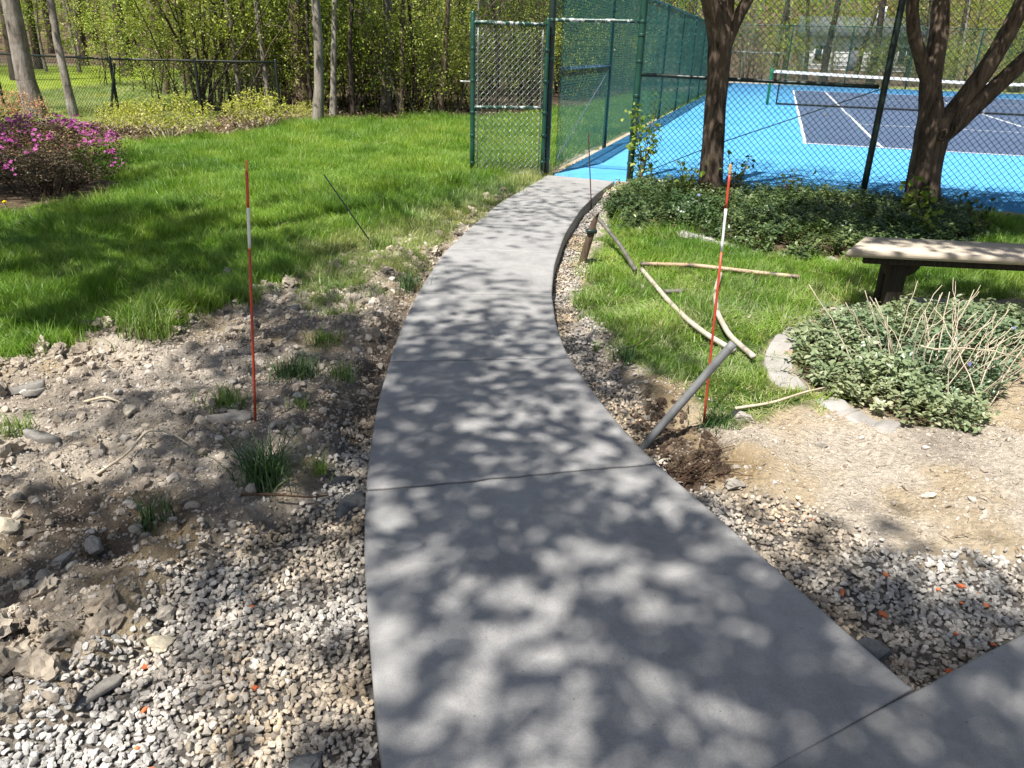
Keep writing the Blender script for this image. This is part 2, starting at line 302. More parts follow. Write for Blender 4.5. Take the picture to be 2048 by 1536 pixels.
M['dark_leaf'] = m_leaf('dark_leaf', [(0.0, (0.03, 0.055, 0.012)), (0.5, (0.06, 0.10, 0.02)), (1.0, (0.12, 0.17, 0.04))], 0.3, 0.45, 0.3)
M['gold_leaf'] = m_leaf('gold_leaf', [(0.0, (0.18, 0.17, 0.02)), (0.5, (0.30, 0.27, 0.03)), (1.0, (0.42, 0.34, 0.06))], 0.42, 0.45, 0.3)
M['shade_leaf'] = m_leaf('shade_leaf', [(0.0, (0.07, 0.12, 0.02)), (1.0, (0.14, 0.2, 0.04))], 0.2, 0.45, 0.3)
M['bark_grey'] = m_bark('bark_grey', (0.10, 0.085, 0.068), (0.33, 0.29, 0.245), 7, 0.25, 0.8)
M['bark_pale'] = m_bark('bark_pale', (0.085, 0.072, 0.055), (0.36, 0.32, 0.27), 9, 0.28, 0.9, (0.40, 0.38, 0.33))
M['bark_brown'] = m_bark('bark_brown', (0.045, 0.030, 0.020), (0.22, 0.165, 0.115), 8, 0.18, 1.0)
M['bark_dark'] = m_bark('bark_dark', (0.018, 0.013, 0.010), (0.085, 0.065, 0.05), 8, 0.2, 0.9)
M['bark_tree'] = m_bark('bark_tree', (0.014, 0.010, 0.008), (0.17, 0.125, 0.09), 13, 0.16, 1.0)  # bark darkened, part of the canopy shade is in its colour
M['twig'] = m_bark('twig', (0.06, 0.045, 0.035), (0.20, 0.16, 0.12), 14, 0.4, 0.3)
M['twig_dark'] = m_bark('twig_dark', (0.022, 0.015, 0.012), (0.12, 0.085, 0.065), 14, 0.4, 0.3)
M['stalk'] = m_bark('stalk', (0.32, 0.26, 0.18), (0.58, 0.50, 0.38), 14, 0.2, 0.3)
M['root'] = m_bark('root', (0.04, 0.022, 0.015), (0.13, 0.08, 0.05), 14, 0.4, 0.4)
M['siding'] = m_plain('siding', (0.72, 0.73, 0.74), 0.6, 0.05, 3)
M['roof'] = m_plain('roof', (0.10, 0.105, 0.115), 0.85, 0.2, 6)
M['window_glass'] = m_plain('window_glass', (0.03, 0.04, 0.05), 0.08, 0.05, 3, 0, 0, 10, 0.8)
M['leaf_dry'] = m_plain('leaf_dry', (0.45, 0.33, 0.2), 0.8, 0.2, 10)
# ------------------------------------------------------------------ geometry helpers
def tag(o, label=None, cat=None, group=None, kind=None):
    if label: o['label'] = label
    if cat: o['category'] = cat
    if group: o['group'] = group
    if kind: o['kind'] = kind
    return o
def link(o, parent=None):
    COL.objects.link(o)
    if parent: o.parent = parent
    return o
def empty(name, loc=(0, 0, 0)):
    o = bpy.data.objects.new(name, None); o.location = loc; o.empty_display_size = 0.1
    return link(o)
def mk_mesh(name, V, F, mat=None, smooth=False):
    """V (n,3), F (m,k) arrays or a list of such arrays"""
    V = np.asarray(V, dtype=np.float32).reshape(-1, 3)
    Fs = F if isinstance(F, list) else [F]
    Fs = [np.asarray(f, dtype=np.int32) for f in Fs if len(f)]
    me = bpy.data.meshes.new(name)
    nl = sum(f.size for f in Fs); nf = sum(len(f) for f in Fs)
    me.vertices.add(len(V)); me.vertices.foreach_set('co', V.ravel())
    me.loops.add(nl); me.loops.foreach_set('vertex_index', np.concatenate([f.ravel() for f in Fs]))
    me.polygons.add(nf)
    tot = np.concatenate([np.full(len(f), f.shape[1], dtype=np.int32) for f in Fs])
    st = np.concatenate(([0], np.cumsum(tot)[:-1])).astype(np.int32)
    me.polygons.foreach_set('loop_start', st); me.polygons.foreach_set('loop_total', tot)
    if smooth: me.polygons.foreach_set('use_smooth', np.ones(nf, dtype=bool))
    me.update(calc_edges=True); me.validate()
    if mat: me.materials.append(mat)
    return me
def mobj(name, V, F, mat, parent=None, smooth=False, loc=None):
    o = bpy.data.objects.new(name, mk_mesh(name, V, F, mat, smooth))
    if loc is not None: o.location = loc
    return link(o, parent)
class MB:
    def __init__(s): s.V = []; s.F = {}; s.n = 0
    def add(s, V, F):
        V = np.asarray(V, float).reshape(-1, 3)
        for f in (F if isinstance(F, list) else [F]):
            f = np.asarray(f)
            if len(f): s.F.setdefault(f.shape[1], []).append(f + s.n)
        s.V.append(V); s.n += len(V); return s
    def box(s, lo, hi, rz=0.0, origin=(0, 0, 0), bev=0.0):
        x0, y0, z0 = lo; x1, y1, z1 = hi
        if bev <= 0:
            V = np.array([(x, y, z) for z in (z0, z1) for y in (y0, y1) for x in (x0, x1)], float)
            F = [(0, 2, 3, 1), (4, 5, 7, 6), (0, 1, 5, 4), (2, 6, 7, 3), (0, 4, 6, 2), (1, 3, 7, 5)]
            F4, F3 = np.array(F), np.zeros((0, 3), int)
        else:
            c = np.array([(x0 + x1) / 2, (y0 + y1) / 2, (z0 + z1) / 2]); h = np.array([x1 - x0, y1 - y0, z1 - z0]) / 2
            V = []; idx = {}
            for sx in (-1, 1):
                for sy in (-1, 1):
                    for sz in (-1, 1):
                        for ax in range(3):
                            p = np.array([sx, sy, sz]) * (h - bev); p[ax] = (sx, sy, sz)[ax] * h[ax]
                            idx[(sx, sy, sz, ax)] = len(V); V.append(c + p)
            F4, F3 = [], []
            for ax in range(3):
                a, b2 = [(1, 2), (2, 0), (0, 1)][ax]
                for sg in (-1, 1):
                    def k(i, j, ax=ax, a=a, b2=b2, sg=sg):
                        q = [0, 0, 0]; q[ax] = sg; q[a] = i; q[b2] = j; return idx[(*q, ax)]
                    q = [k(-1, -1), k(1, -1), k(1, 1), k(-1, 1)]; F4.append(q if sg > 0 else q[::-1])
            for ax in range(3):
                a, b2 = [(1, 2), (2, 0), (0, 1)][ax]
                for i in (-1, 1):
                    for j in (-1, 1):
                        q0 = [0, 0, 0]; q1 = [0, 0, 0]; q0[a] = q1[a] = i; q0[b2] = q1[b2] = j; q0[ax] = -1; q1[ax] = 1
                        q = [idx[(*q0, a)], idx[(*q1, a)], idx[(*q1, b2)], idx[(*q0, b2)]]; F4.append(q if i * j < 0 else q[::-1])
            for sx in (-1, 1):
                for sy in (-1, 1):
                    for sz in (-1, 1):
                        q = [idx[(sx, sy, sz, 0)], idx[(sx, sy, sz, 1)], idx[(sx, sy, sz, 2)]]; F3.append(q if sx * sy * sz > 0 else q[::-1])
            V = np.array(V); F4 = np.array(F4); F3 = np.array(F3)
        c, sn = math.cos(rz), math.sin(rz)
        V = np.stack([V[:, 0] * c - V[:, 1] * sn + origin[0], V[:, 0] * sn + V[:, 1] * c + origin[1], V[:, 2] + origin[2]], 1)
        return s.add(V, [F4, F3])
    def tube(s, pts, rad, sides=8, caps=True):
        V, F = tube(pts, rad, sides)
        n0 = s.n; s.add(V, F)
        if caps:
            m = len(pts)
            s.F.setdefault(sides, []).append(np.array([[n0 + i for i in range(sides)][::-1]]))
            s.F.setdefault(sides, []).append(np.array([[n0 + (m - 1) * sides + i for i in range(sides)]]))
        return s
    def obj(s, name, mat, parent=None, smooth=False, loc=None):
        V = np.concatenate(s.V)
        return mobj(name, V, [np.concatenate(f) for f in s.F.values()], mat, parent, smooth, loc)
def tube(pts, rad, sides=8):
    P = np.asarray(pts, float); n = len(P)
    rad = np.full(n, rad, float) if np.isscalar(rad) else np.asarray(rad, float)
    T = np.gradient(P, axis=0); T /= np.linalg.norm(T, axis=1)[:, None] + 1e-12
    ref = np.array([1.0, 0.2, 0.1]) if abs(T[0][0]) < 0.8 else np.array([0.1, 1.0, 0.2])
    V = []; a = np.arange(sides) * 2 * math.pi / sides
    for i in range(n):
        u = np.cross(T[i], ref); u /= np.linalg.norm(u) + 1e-12; w = np.cross(T[i], u); ref = np.cross(u, T[i]); 
        V.append(P[i] + rad[i] * (np.cos(a)[:, None] * u + np.sin(a)[:, None] * w))
    V = np.concatenate(V); F = []
    i = np.arange(n - 1)[:, None] * sides; j = np.arange(sides)[None, :]; k = (j + 1) % sides
    F = np.stack([i + j, i + k, i + sides + k, i + sides + j], -1).reshape(-1, 4)
    return V, F
def frusta(P0, P1, R0, R1, sides=5):
    """many tapered segments at once"""
    P0 = np.asarray(P0); P1 = np.asarray(P1); n = len(P0)
    d = P1 - P0; d = d / (np.linalg.norm(d, axis=1)[:, None] + 1e-12)
    ref = np.tile(np.array([1.0, 0.13, 0.07]), (n, 1)); ref[np.abs(d[:, 0]) > 0.9] = (0.1, 1, 0.1)
    u = np.cross(d, ref); u /= np.linalg.norm(u, axis=1)[:, None] + 1e-12; w = np.cross(d, u)
    a = np.arange(sides) * 2 * math.pi / sides
    ring = np.cos(a)[None, :, None] * u[:, None, :] + np.sin(a)[None, :, None] * w[:, None, :]
    V = np.concatenate([P0[:, None, :] + ring * np.asarray(R0)[:, None, None], P1[:, None, :] + ring * np.asarray(R1)[:, None, None]], 1)
    b = np.arange(n)[:, None] * (2 * sides); j = np.arange(sides)[None, :]; k = (j + 1) % sides
    F = np.stack([b + j, b + k, b + sides + k, b + sides + j], -1).reshape(-1, 4)
    return V.reshape(-1, 3), F
def unit(v): return v / (np.linalg.norm(v, axis=-1, keepdims=True) + 1e-12)
def leaves(rng, P, size, up=0.5, aspect=0.5, fold=0.25, jitter=0.4, D=None):
    """one folded four-corner leaf per point"""
    n = len(P)
    size = size * (1 + jitter * (rng.random(n) - 0.5) * 2)
    if D is None: D = unit(rng.normal(size=(n, 3)))
    Nn = rng.normal(size=(n, 3)) * (1 - up); Nn[:, 2] += up * 1.4
    Sd = unit(np.cross(D, Nn)); Nn = np.cross(Sd, D)
    s = size[:, None]
    V = np.stack([P, P + D * s * 0.5 + Sd * s * aspect * 0.5 + Nn * s * fold * 0.5, P + D * s - Nn * s * 0.1, P + D * s * 0.5 - Sd * s * aspect * 0.5 + Nn * s * fold * 0.5], 1).reshape(-1, 3)
    F = np.arange(n * 4).reshape(-1, 4)
    return V, F
# --- value noise on the plane
def _hash(ix, iy, seed):
    h = (ix.astype(np.int64) * 374761393 + iy.astype(np.int64) * 668265263 + seed * 144665) & 0x7fffffff
    h = ((h ^ (h >> 13)) * 1274126177) & 0x7fffffff
    return ((h ^ (h >> 16)) & 0xffff) / 65535.0
def vnoise(x, y, f, seed=0):
    x = np.asarray(x, float) * f; y = np.asarray(y, float) * f
    ix, iy = np.floor(x), np.floor(y); fx, fy = x - ix, y - iy
    fx = fx * fx * (3 - 2 * fx); fy = fy * fy * (3 - 2 * fy)
    a = _hash(ix, iy, seed); b = _hash(ix + 1, iy, seed); c = _hash(ix, iy + 1, seed); d = _hash(ix + 1, iy + 1, seed)
    return (a * (1 - fx) + b * fx) * (1 - fy) + (c * (1 - fx) + d * fx) * fy
def fbm(x, y, f, oct=4, seed=0, gain=0.5):
    s, a, t = 0, 1.0, 0
    for i in range(oct):
        s = s + a * vnoise(x, y, f * 2 ** i, seed + i * 17); t += a; a *= gain
    return s / t
def worley(x, y, f, seed=0):
    x = np.asarray(x, float) * f; y = np.asarray(y, float) * f; ix, iy = np.floor(x), np.floor(y); d = np.full(x.shape, 9.0)
    for i in (-1, 0, 1):
        for j in (-1, 0, 1):
            cx = ix + i + _hash(ix + i, iy + j, seed); cy = iy + j + _hash(ix + i, iy + j, seed + 71); d = np.minimum(d, (x - cx) ** 2 + (y - cy) ** 2)
    return d                                                    # squared distance to the nearest cell centre
def inpoly(x, y, poly):
    x = np.asarray(x); y = np.asarray(y); r = np.zeros(x.shape, bool); n = len(poly)
    for i in range(n):
        x1, y1 = poly[i]; x2, y2 = poly[(i + 1) % n]
        if y1 == y2: continue
        c = ((y1 > y) != (y2 > y)) & (x < (x2 - x1) * (y - y1) / (y2 - y1) + x1)
        r ^= c
    return r
def dpoly(x, y, poly, closed=True):
    """distance to the outline"""
    d = np.full(np.shape(x), 1e9); n = len(poly)
    for i in range(n if closed else n - 1):
        ax, ay = poly[i]; bx, by = poly[(i + 1) % n]
        ex, ey = bx - ax, by - ay; l2 = ex * ex + ey * ey + 1e-12
        t = np.clip(((x - ax) * ex + (y - ay) * ey) / l2, 0, 1)
        d = np.minimum(d, np.hypot(x - ax - t * ex, y - ay - t * ey))
    return d
def sdpoly(x, y, poly):
    """signed: positive inside"""
    d = dpoly(x, y, poly); return np.where(inpoly(x, y, poly), d, -d)
def sstep(a, b, x):
    t = np.clip((x - a) / (b - a), 0, 1); return t * t * (3 - 2 * t)
# --- scatter: one object whose pieces are instances of a few shapes
def scatter(name, P, rot, scl, pick, protos, mat):
    me = bpy.data.meshes.new(name); n = len(P)
    me.vertices.add(n); me.vertices.foreach_set('co', np.asarray(P, np.float32).ravel())
    for an, ty, key, arr in (('rot', 'FLOAT_VECTOR', 'vector', rot), ('scl', 'FLOAT_VECTOR', 'vector', scl)):
        at = me.attributes.new(an, ty, 'POINT'); at.data.foreach_set(key, np.asarray(arr, np.float32).ravel())
    at = me.attributes.new('pick', 'INT', 'POINT'); at.data.foreach_set('value', np.asarray(pick, np.int32))
    me.materials.append(mat)
    o = link(bpy.data.objects.new(name, me))
    ng = bpy.data.node_groups.new(name + '_nodes', 'GeometryNodeTree')
    ng.interface.new_socket('Geometry', in_out='INPUT', socket_type='NodeSocketGeometry')
    ng.interface.new_socket('Geometry', in_out='OUTPUT', socket_type='NodeSocketGeometry')
    N, L = ng.nodes, ng.links
    gi = N.new('NodeGroupInput'); go = N.new('NodeGroupOutput')
    iop = N.new('GeometryNodeInstanceOnPoints'); g2i = N.new('GeometryNodeGeometryToInstance')
    for i, pm in reversed(list(enumerate(protos))):
        po = bpy.data.objects.new(name + '_shape', pm)
        oi = N.new('GeometryNodeObjectInfo'); oi.inputs['Object'].default_value = po
        L.new(oi.outputs['Geometry'], g2i.inputs[0])
    def attr(nm, ty):
        a = N.new('GeometryNodeInputNamedAttribute'); a.data_type = ty; a.inputs['Name'].default_value = nm
        return next(s for s in a.outputs if s.enabled and s.name == 'Attribute')
    e2r = N.new('FunctionNodeEulerToRotation'); L.new(attr('rot', 'FLOAT_VECTOR'), e2r.inputs[0])
    L.new(gi.outputs[0], iop.inputs['Points']); L.new(g2i.outputs[0], iop.inputs['Instance'])
    iop.inputs['Pick Instance'].default_value = True
    L.new(attr('pick', 'INT'), iop.inputs['Instance Index']); L.new(e2r.outputs[0], iop.inputs['Rotation']); L.new(attr('scl', 'FLOAT_VECTOR'), iop.inputs['Scale'])
    L.new(iop.outputs[0], go.inputs[0])
    md = o.modifiers.new('scatter', 'NODES'); md.node_group = ng
    return o
def rock_mesh(rng, name, mat, flat=0.65, rough=0.3, cuts=7, sub=2):
    """a broken stone: a ball with flat faces cut into it"""
    import bmesh
    bm = bmesh.new(); bmesh.ops.create_icosphere(bm, subdivisions=sub, radius=1.0)
    V = np.array([v.co[:] for v in bm.verts])
    for _ in range(cuts):
        n = unit(rng.normal(size=3)); h = rng.uniform(0.45, 0.8)
        d = V @ n; V = V - np.maximum(d - h, 0)[:, None] * n
    V *= (1 + rough * 0.15 * rng.normal(size=len(V)))[:, None]
    V *= np.array([1.0, rng.uniform(0.65, 0.95), flat * rng.uniform(0.8, 1.15)])
    for v, c in zip(bm.verts, V): v.co = c
    me = bpy.data.meshes.new(name); bm.to_mesh(me); bm.free()
    me.materials.append(mat); return me
def copy_tree(o, parent=None):
    c = o.copy(); link(c, parent)
    for ch in list(o.children): copy_tree(ch, c)
    return c
# ------------------------------------------------------------------ outlines on the ground, in metres (camera stands at 0,0, looks along +y)
PATH_L = [(-0.12, 0.85), (-0.21, 1.08), (-0.286, 1.317), (-0.34, 1.525), (-0.405, 1.811), (-0.492, 2.18), (-0.545, 2.495), (-0.599, 2.887), (-0.643, 3.333), (-0.671, 3.893), (-0.686, 4.483), (-0.671, 5.142), (-0.605, 6.255), (-0.441, 7.286), (-0.189, 8.592), (0.401, 10.665), (0.72, 11.6)]
PATH_R = [(1.45, 0.85), (1.134, 1.617), (1.039, 1.826), (0.956, 2.031), (0.859, 2.273), (0.743, 2.561), (0.614, 2.847), (0.506, 3.191), (0.401, 3.611), (0.308, 4.018), (0.265, 4.563), (0.257, 5.218), (0.309, 6.004), (0.443, 7.08), (0.676, 8.292), (0.918, 9.23), (1.262, 10.312), (1.6, 11.2)]
def spline_x(tab):
    t = np.array(tab)
    def f(y):
        y = np.asarray(y, float); acc = 0
        for k, w in ((-0.24, .1), (-0.12, .25), (0, .3), (0.12, .25), (0.24, .1)): acc = acc + w * np.interp(y + k, t[:, 1], t[:, 0])
        return acc
    return f
XL, XR = spline_x(PATH_L), spline_x(PATH_R)
LAWN_EDGE = [(-2.658, 3.656), (-2.548, 3.733), (-2.451, 3.999), (-2.311, 4.173), (-2.066, 4.279), (-1.95, 4.517), (-1.79, 4.783), (-1.697, 5.127), (-1.558, 5.39), (-1.549, 5.957), (-1.381, 6.302), (-1.195, 6.683), (-0.884, 7.018), (-0.658, 7.6), (-0.375, 7.983), (-0.137, 8.85), (0.12, 10.003), (0.25, 10.876)]
LAWN_FAR = [(-6.35, 12.36), (-5.839, 12.611), (-4.932, 14.161), (-4.334, 16.706), (-2.627, 17.805), (-1.103, 19.055), (0.136, 20.021)]
LAWN_L = [(-9, 3.0)] + LAWN_EDGE + [(1.2, 14.0), (3.4, 20.6), (7.4, 32.8), (5.0, 33.5), (1.6, 23.4)] + LAWN_FAR[::-1] + [(-6.1, 11.0), (-5.1, 9.6), (-4.4, 8.8), (-4.25, 7.75), (-4.96, 7.3), (-5.33, 7.1), (-9, 6.4)]
MULCH = [(-6.35, 12.4), (-6.1, 11.0), (-5.1, 9.6), (-4.4, 8.8), (-4.25, 7.75), (-4.96, 7.3), (-5.33, 7.1), (-9, 6.4), (-12, 6.4), (-12, 13.5)]
GRAVEL_L = [(0, 0.4), (-3, 0.4), (-3, 0.8), (-1.7, 1.25), (-1.284, 1.442), (-1.147, 1.496), (-1.159, 1.62), (-1.101, 1.761), (-1.137, 1.941), (-1.118, 2.123), (-1.038, 2.273), (-0.828, 2.346), (-0.76, 2.5), (-0.74, 2.754), (-0.70, 3.066), (-0.69, 3.3), (0, 3.3)]
GRAVEL_R = [(0.0, 0.9), (0.0, 3.5), (0.0, 5.0), (0.2, 7.0), (0.8, 9.3), (1.15, 9.6), (1.0, 8.7), (0.772, 7.555), (0.574, 6.525), (0.45, 5.59), (0.472, 4.676), (0.573, 4.0), (0.673, 3.537), (0.67, 3.202), (0.675, 2.961), (0.817, 2.715), (1.071, 2.615), (1.27, 2.417), (1.494, 2.303), (1.822, 2.259), (3.2, 2.2), (3.2, 0.9)]
LAWN_R = [(1.045, 8.484), (0.80, 7.2), (0.62, 6.193), (0.47, 5.328), (0.553, 4.683), (0.743, 4.013), (0.955, 3.814), (0.978, 3.327), (1.504, 3.532), (1.456, 3.781), (1.464, 4.029), (1.579, 4.314), (1.79, 4.643), (2.145, 5.195), (2.691, 5.55), (3.775, 5.6), (6.5, 5.6), (7.2, 8.35), (5.0, 9.0), (4.452, 7.363), (2.947, 6.707), (2.524, 6.897), (2.052, 7.175), (1.648, 7.51), (1.116, 7.554)]
VINCA_N = [(1.759, 4.547), (2.125, 4.85), (2.691, 5.02), (3.775, 5.06), (4.6, 5.0), (4.3, 4.5), (3.554, 4.384), (3.071, 4.347), (2.407, 3.6), (2.2, 3.27), (1.915, 3.33), (1.82, 3.45), (1.66, 3.62), (1.614, 3.931)]
VINCA_F = [(1.5, 10.3), (1.30, 9.85), (0.981, 8.56), (1.027, 7.635), (1.657, 7.556), (2.036, 7.12), (2.50, 6.70), (2.947, 6.60), (3.79, 6.987), (4.452, 7.363), (5.0, 8.4), (5.3, 9.2), (3.9, 9.62)]
# the court's own axes: u runs along the sidelines away from the camera, v to the right
CA = R(17.4); CU = np.array([math.sin(CA), math.cos(CA)]); CV = np.array([math.cos(CA), -math.sin(CA)]); C0 = np.array([5.493, 15.512])
def court(u, v, z=0.0):
    p = C0 + CU * u + CV * v; return (float(p[0]), float(p[1]), z)
U0, U1, V0, V1 = -6.0, 30.6, -3.35, 14.6
COURT = [court(U0, V0)[:2], court(U1, V0)[:2], court(U1, V1)[:2], court(U0, V1)[:2]]

def soft(x, y, poly, w=0.12, amp=0.10, seed=3):
    j = (fbm(x, y, 5.0, 3, seed) - 0.5) * 2 * amp
    return sstep(-w, w, sdpoly(x, y, poly) + j)
def zones(x, y):
    lawn = np.maximum(soft(x, y, LAWN_L, 0.10, 0.16), soft(x, y, LAWN_R, 0.08, 0.12, 9))
    grav = np.maximum(soft(x, y, GRAVEL_L, 0.05, 0.10, 5), soft(x, y, GRAVEL_R, 0.06, 0.12, 6))
    lit = np.maximum.reduce([soft(x, y, MULCH, 0.1, 0.1, 7), soft(x, y, VINCA_N, 0.06, 0.05, 8), soft(x, y, VINCA_F, 0.06, 0.05, 8)])
    fy = np.interp(x, [-60, -9, -6.35, -4.93, -4.33, -2.6, -1.1, 0.14, 3, 8], [13.0, 12.4, 12.36, 14.16, 16.7, 17.8, 19.05, 20.0, 28, 40])
    woods = sstep(-0.3, 0.3, y - fy + (fbm(x, y, 1.2, 3, 11) - 0.5)) * sstep(0.0, -0.6, (x - C0[0]) * CV[0] + (y - C0[1]) * CV[1] - V0 + 1.3 * sstep(40, 20, y))
    far = np.maximum(woods, sstep(47, 49, y))
    park = sstep(0, 1.0, y - 15.2) * sstep(0, -2.5, x + 5.6 + 0.10 * (y - 16) + (fbm(x, y, 0.3, 2, 4) - 0.5) * 3) * sstep(47, 41, y + (fbm(x, y, 0.15, 2, 2) - 0.5) * 8)
    lit = np.maximum(lit, far * (1 - park)); lawn = np.maximum(lawn * (1 - far), park)
    lawn = np.maximum(lawn, sstep(14, 16, x) * (1 - far) * 0.8)
    return lawn, grav * (1 - lawn), lit
def hgt(x, y, detail=True):
    x = np.asarray(x, float); y = np.asarray(y, float)
    lawn, grav, lit = zones(x, y)
    dirt = np.clip(1 - lawn - grav - lit, 0, 1)
    left = sstep(0.3, -0.3, x - 0.5 * (XL(np.clip(y, 0.9, 11.5)) + XR(np.clip(y, 0.9, 11.5))))
    base_l = lawn * 0.005 + grav * (-0.055 - 0.03 * sstep(2.2, 1.3, y)) + dirt * 0.0 + lit * 0.01
    base_r = lawn * (-0.075 + 0.05 * sstep(4.2, 3.3, y)) + grav * (-0.12 + 0.065 * sstep(4.5, 2.8, y)) + dirt * (-0.035) + lit * (-0.05)
    h = base_l * left + base_r * (1 - left)
    # churned soil: lumps, clods and a ridge where the turf was cut
    near = sstep(13, 9, y)
    lump = (fbm(x, y, 2.0, 3, 21) - 0.5) * 0.09 + (np.abs(fbm(x, y, 5.5, 4, 31, 0.6) - 0.5)) * 0.12 - 0.03
    h = h + dirt * near * lump * (0.95 * left + 0.42 * (1 - left))
    ridge = np.exp(-(dpoly(x, y, LAWN_EDGE[:9], False) / 0.16) ** 2) * left
    h = h + ridge * near * (0.035 + 0.09 * (fbm(x, y, 4.0, 3, 41) - 0.35))
    h = h + lawn * near * (fbm(x, y, 1.2, 3, 51) - 0.5) * 0.05 + grav * (fbm(x, y, 3.0, 3, 61) - 0.5) * 0.05 + lit * near * (fbm(x, y, 2.5, 3, 71) - 0.5) * 0.06
    # the dug hollow beside the walk where the grey pipe comes up, and a low pile beside it
    h = h - 0.12 * np.exp(-(((x - 0.74) / 0.17) ** 2 + ((y - 3.0) / 0.26) ** 2)) + 0.05 * np.exp(-(((x - 1.05) / 0.14) ** 2 + ((y - 3.02) / 0.12) ** 2))
    h = h + 0.05 * np.exp(-(((x - 0.78) / 0.12) ** 2 + ((y - 3.65) / 0.2) ** 2))
    trench = sstep(2.7, 3.2, y) * sstep(7.6, 6.4, y) * np.exp(-((XL(np.clip(y, .9, 11.5)) - x - .07) / .10) ** 2)
    h = h - .10 * trench * left
    h = h + 0.04 * left * np.exp(-(((x + 1.0) / 0.35) ** 2 + ((y - 3.1) / 0.5) ** 2))
    h = h + 0.05 * np.exp(-(((x - 2.6) / 0.7) ** 2 + ((y - 4.5) / 0.6) ** 2))
    # keep under the walk and the court, keep the edge of the fill just under the walk's top
    yc = np.clip(y, 0.9, 11.5); inside = np.minimum(x - XL(yc), XR(yc) - x)
    onp = sstep(-0.14, -0.02, inside) * sstep(10.9, 10.5, y)
    h = h - onp * np.maximum(h + 0.055, 0); h = np.where((inside > 0.01) & (y < 10.6), np.minimum(h, -0.12), h)
    h = np.where(inpoly(x, y, COURT), -0.06, h)
    wl_ = (x - 1.134) * (-0.482) + (y - 1.617) * 0.876         # below the cross walk
    h = np.where(wl_ < 0.0, np.minimum(h, -0.10), np.where(wl_ < 0.1, np.minimum(h, -0.05), h))
    h = h + 13.0 * sstep(62, 130, y)                           # wooded rise far behind
    return h
def axis(lo, d0, d1, hi, step, g=1.10):
    a = list(np.arange(d0, d1, step)); s = step; x = d1
    while x < hi: a.append(x); s = min(s * g, 9.0); x += s
    a.append(hi); s = step; x = d0 - step; b = []
    while x > lo: b.append(x); s = min(s * g, 9.0); x -= s
    b.append(lo); return np.array(b[::-1] + a)
gx, gy = axis(-160, -3.0, 3.2, 160, 0.024, 1.05), axis(-30, 1.15, 5.2, 190, 0.024, 1.025)
GX, GY = np.meshgrid(gx, gy)
GZ = hgt(GX, GY)
_dz = np.clip(1 - sum(zones(GX, GY)), 0, 1) * sstep(9, 5, GY)
_wx, _wy = GX + (fbm(GX, GY, 7, 2, 85) - .5) * .12, GY + (fbm(GX, GY, 7, 2, 86) - .5) * .12
_patch = sstep(.36, .62, fbm(GX, GY, 1.4, 3, 84))
_cl = (0.55 - np.minimum(worley(_wx, _wy, 8.5, 87), 1.0)) * .075 * _patch + (0.55 - np.minimum(worley(_wx, _wy, 17, 88), 1.0)) * .038 * (.35 + .65 * _patch)
GZ = GZ + _dz * (_cl + (fbm(GX, GY, 20, 2, 81) - .5) * .03) * np.where(GX < 0, 1.0, .5)
nx, ny = len(gx), len(gy)
ii = (np.arange(ny - 1)[:, None] * nx + np.arange(nx - 1)[None, :]).ravel()
ground = mobj('ground', np.stack([GX, GY, GZ], -1).reshape(-1, 3), np.stack([ii, ii + 1, ii + nx + 1, ii + nx], -1), M['ground'], None, True)
tag(ground, 'churned dirt, lawn soil and leaf litter stretching to the woods', 'ground', None, 'structure')
_l, _g, _t = zones(GX, GY)
zc = ground.data.attributes.new('zone', 'FLOAT_COLOR', 'POINT')
zc.data.foreach_set('color', np.stack([_l, _g, _t, np.ones_like(_l)], -1).astype(np.float32).ravel())
_brown = sstep(0.55, 0.68, fbm(GX, GY, 1.6, 4, 91)) * (GX < 0.1) * 0.5
for cx, cy, rx, ry, a in ((-1.45, 2.25, .5, .32, .8), (-1.75, 1.75, .5, .3, .7), (-0.85, 3.25, .2, .55, .75), (-0.72, 2.75, .12, .3, .7), (0.76, 3.02, .23, .32, 1.4), (0.92, 2.88, .18, .15, 1.2), (0.78, 3.65, .14, .26, .9), (0.62, 4.3, .1, .35, .7), (-2.4, 3.4, .4, .3, .5)):
    _brown = np.maximum(_brown, a * np.exp(-(((GX - cx) / rx) ** 2 + ((GY - cy) / ry) ** 2) ** 2) * (0.6 + 0.8 * fbm(GX, GY, 9, 3, 14)))
_pale = np.where(GX > 0.3, sstep(0.2, 0.5, fbm(GX, GY, 1.5, 3, 92) + 0.12), 0.8 * sstep(0.42, 0.56, fbm(GX, GY, 1.1, 4, 93)))
_xl = XL(np.clip(GY, .9, 11.5)); _brown = np.maximum(_brown, np.exp(-((_xl - GX - 0.10) / 0.13) ** 2) * sstep(2.6, 3.1, GY) * sstep(7.5, 6, GY) * (GX < _xl + .1) * (.55 + .6 * fbm(GX, GY, 6, 3, 95)))
_ochre = np.where(GX > .5, sstep(0.47, 0.60, fbm(GX, GY, 1.9, 4, 94)), sstep(0.54, 0.68, fbm(GX, GY, 1.9, 4, 94)))
sc_ = ground.data.attributes.new('soil', 'FLOAT_COLOR', 'POINT')
sc_.data.foreach_set('color', np.stack([np.clip(_brown, 0, 1), np.clip(_pale, 0, 1) * 0.9, _ochre, np.ones_like(_l)], -1).astype(np.float32).ravel())
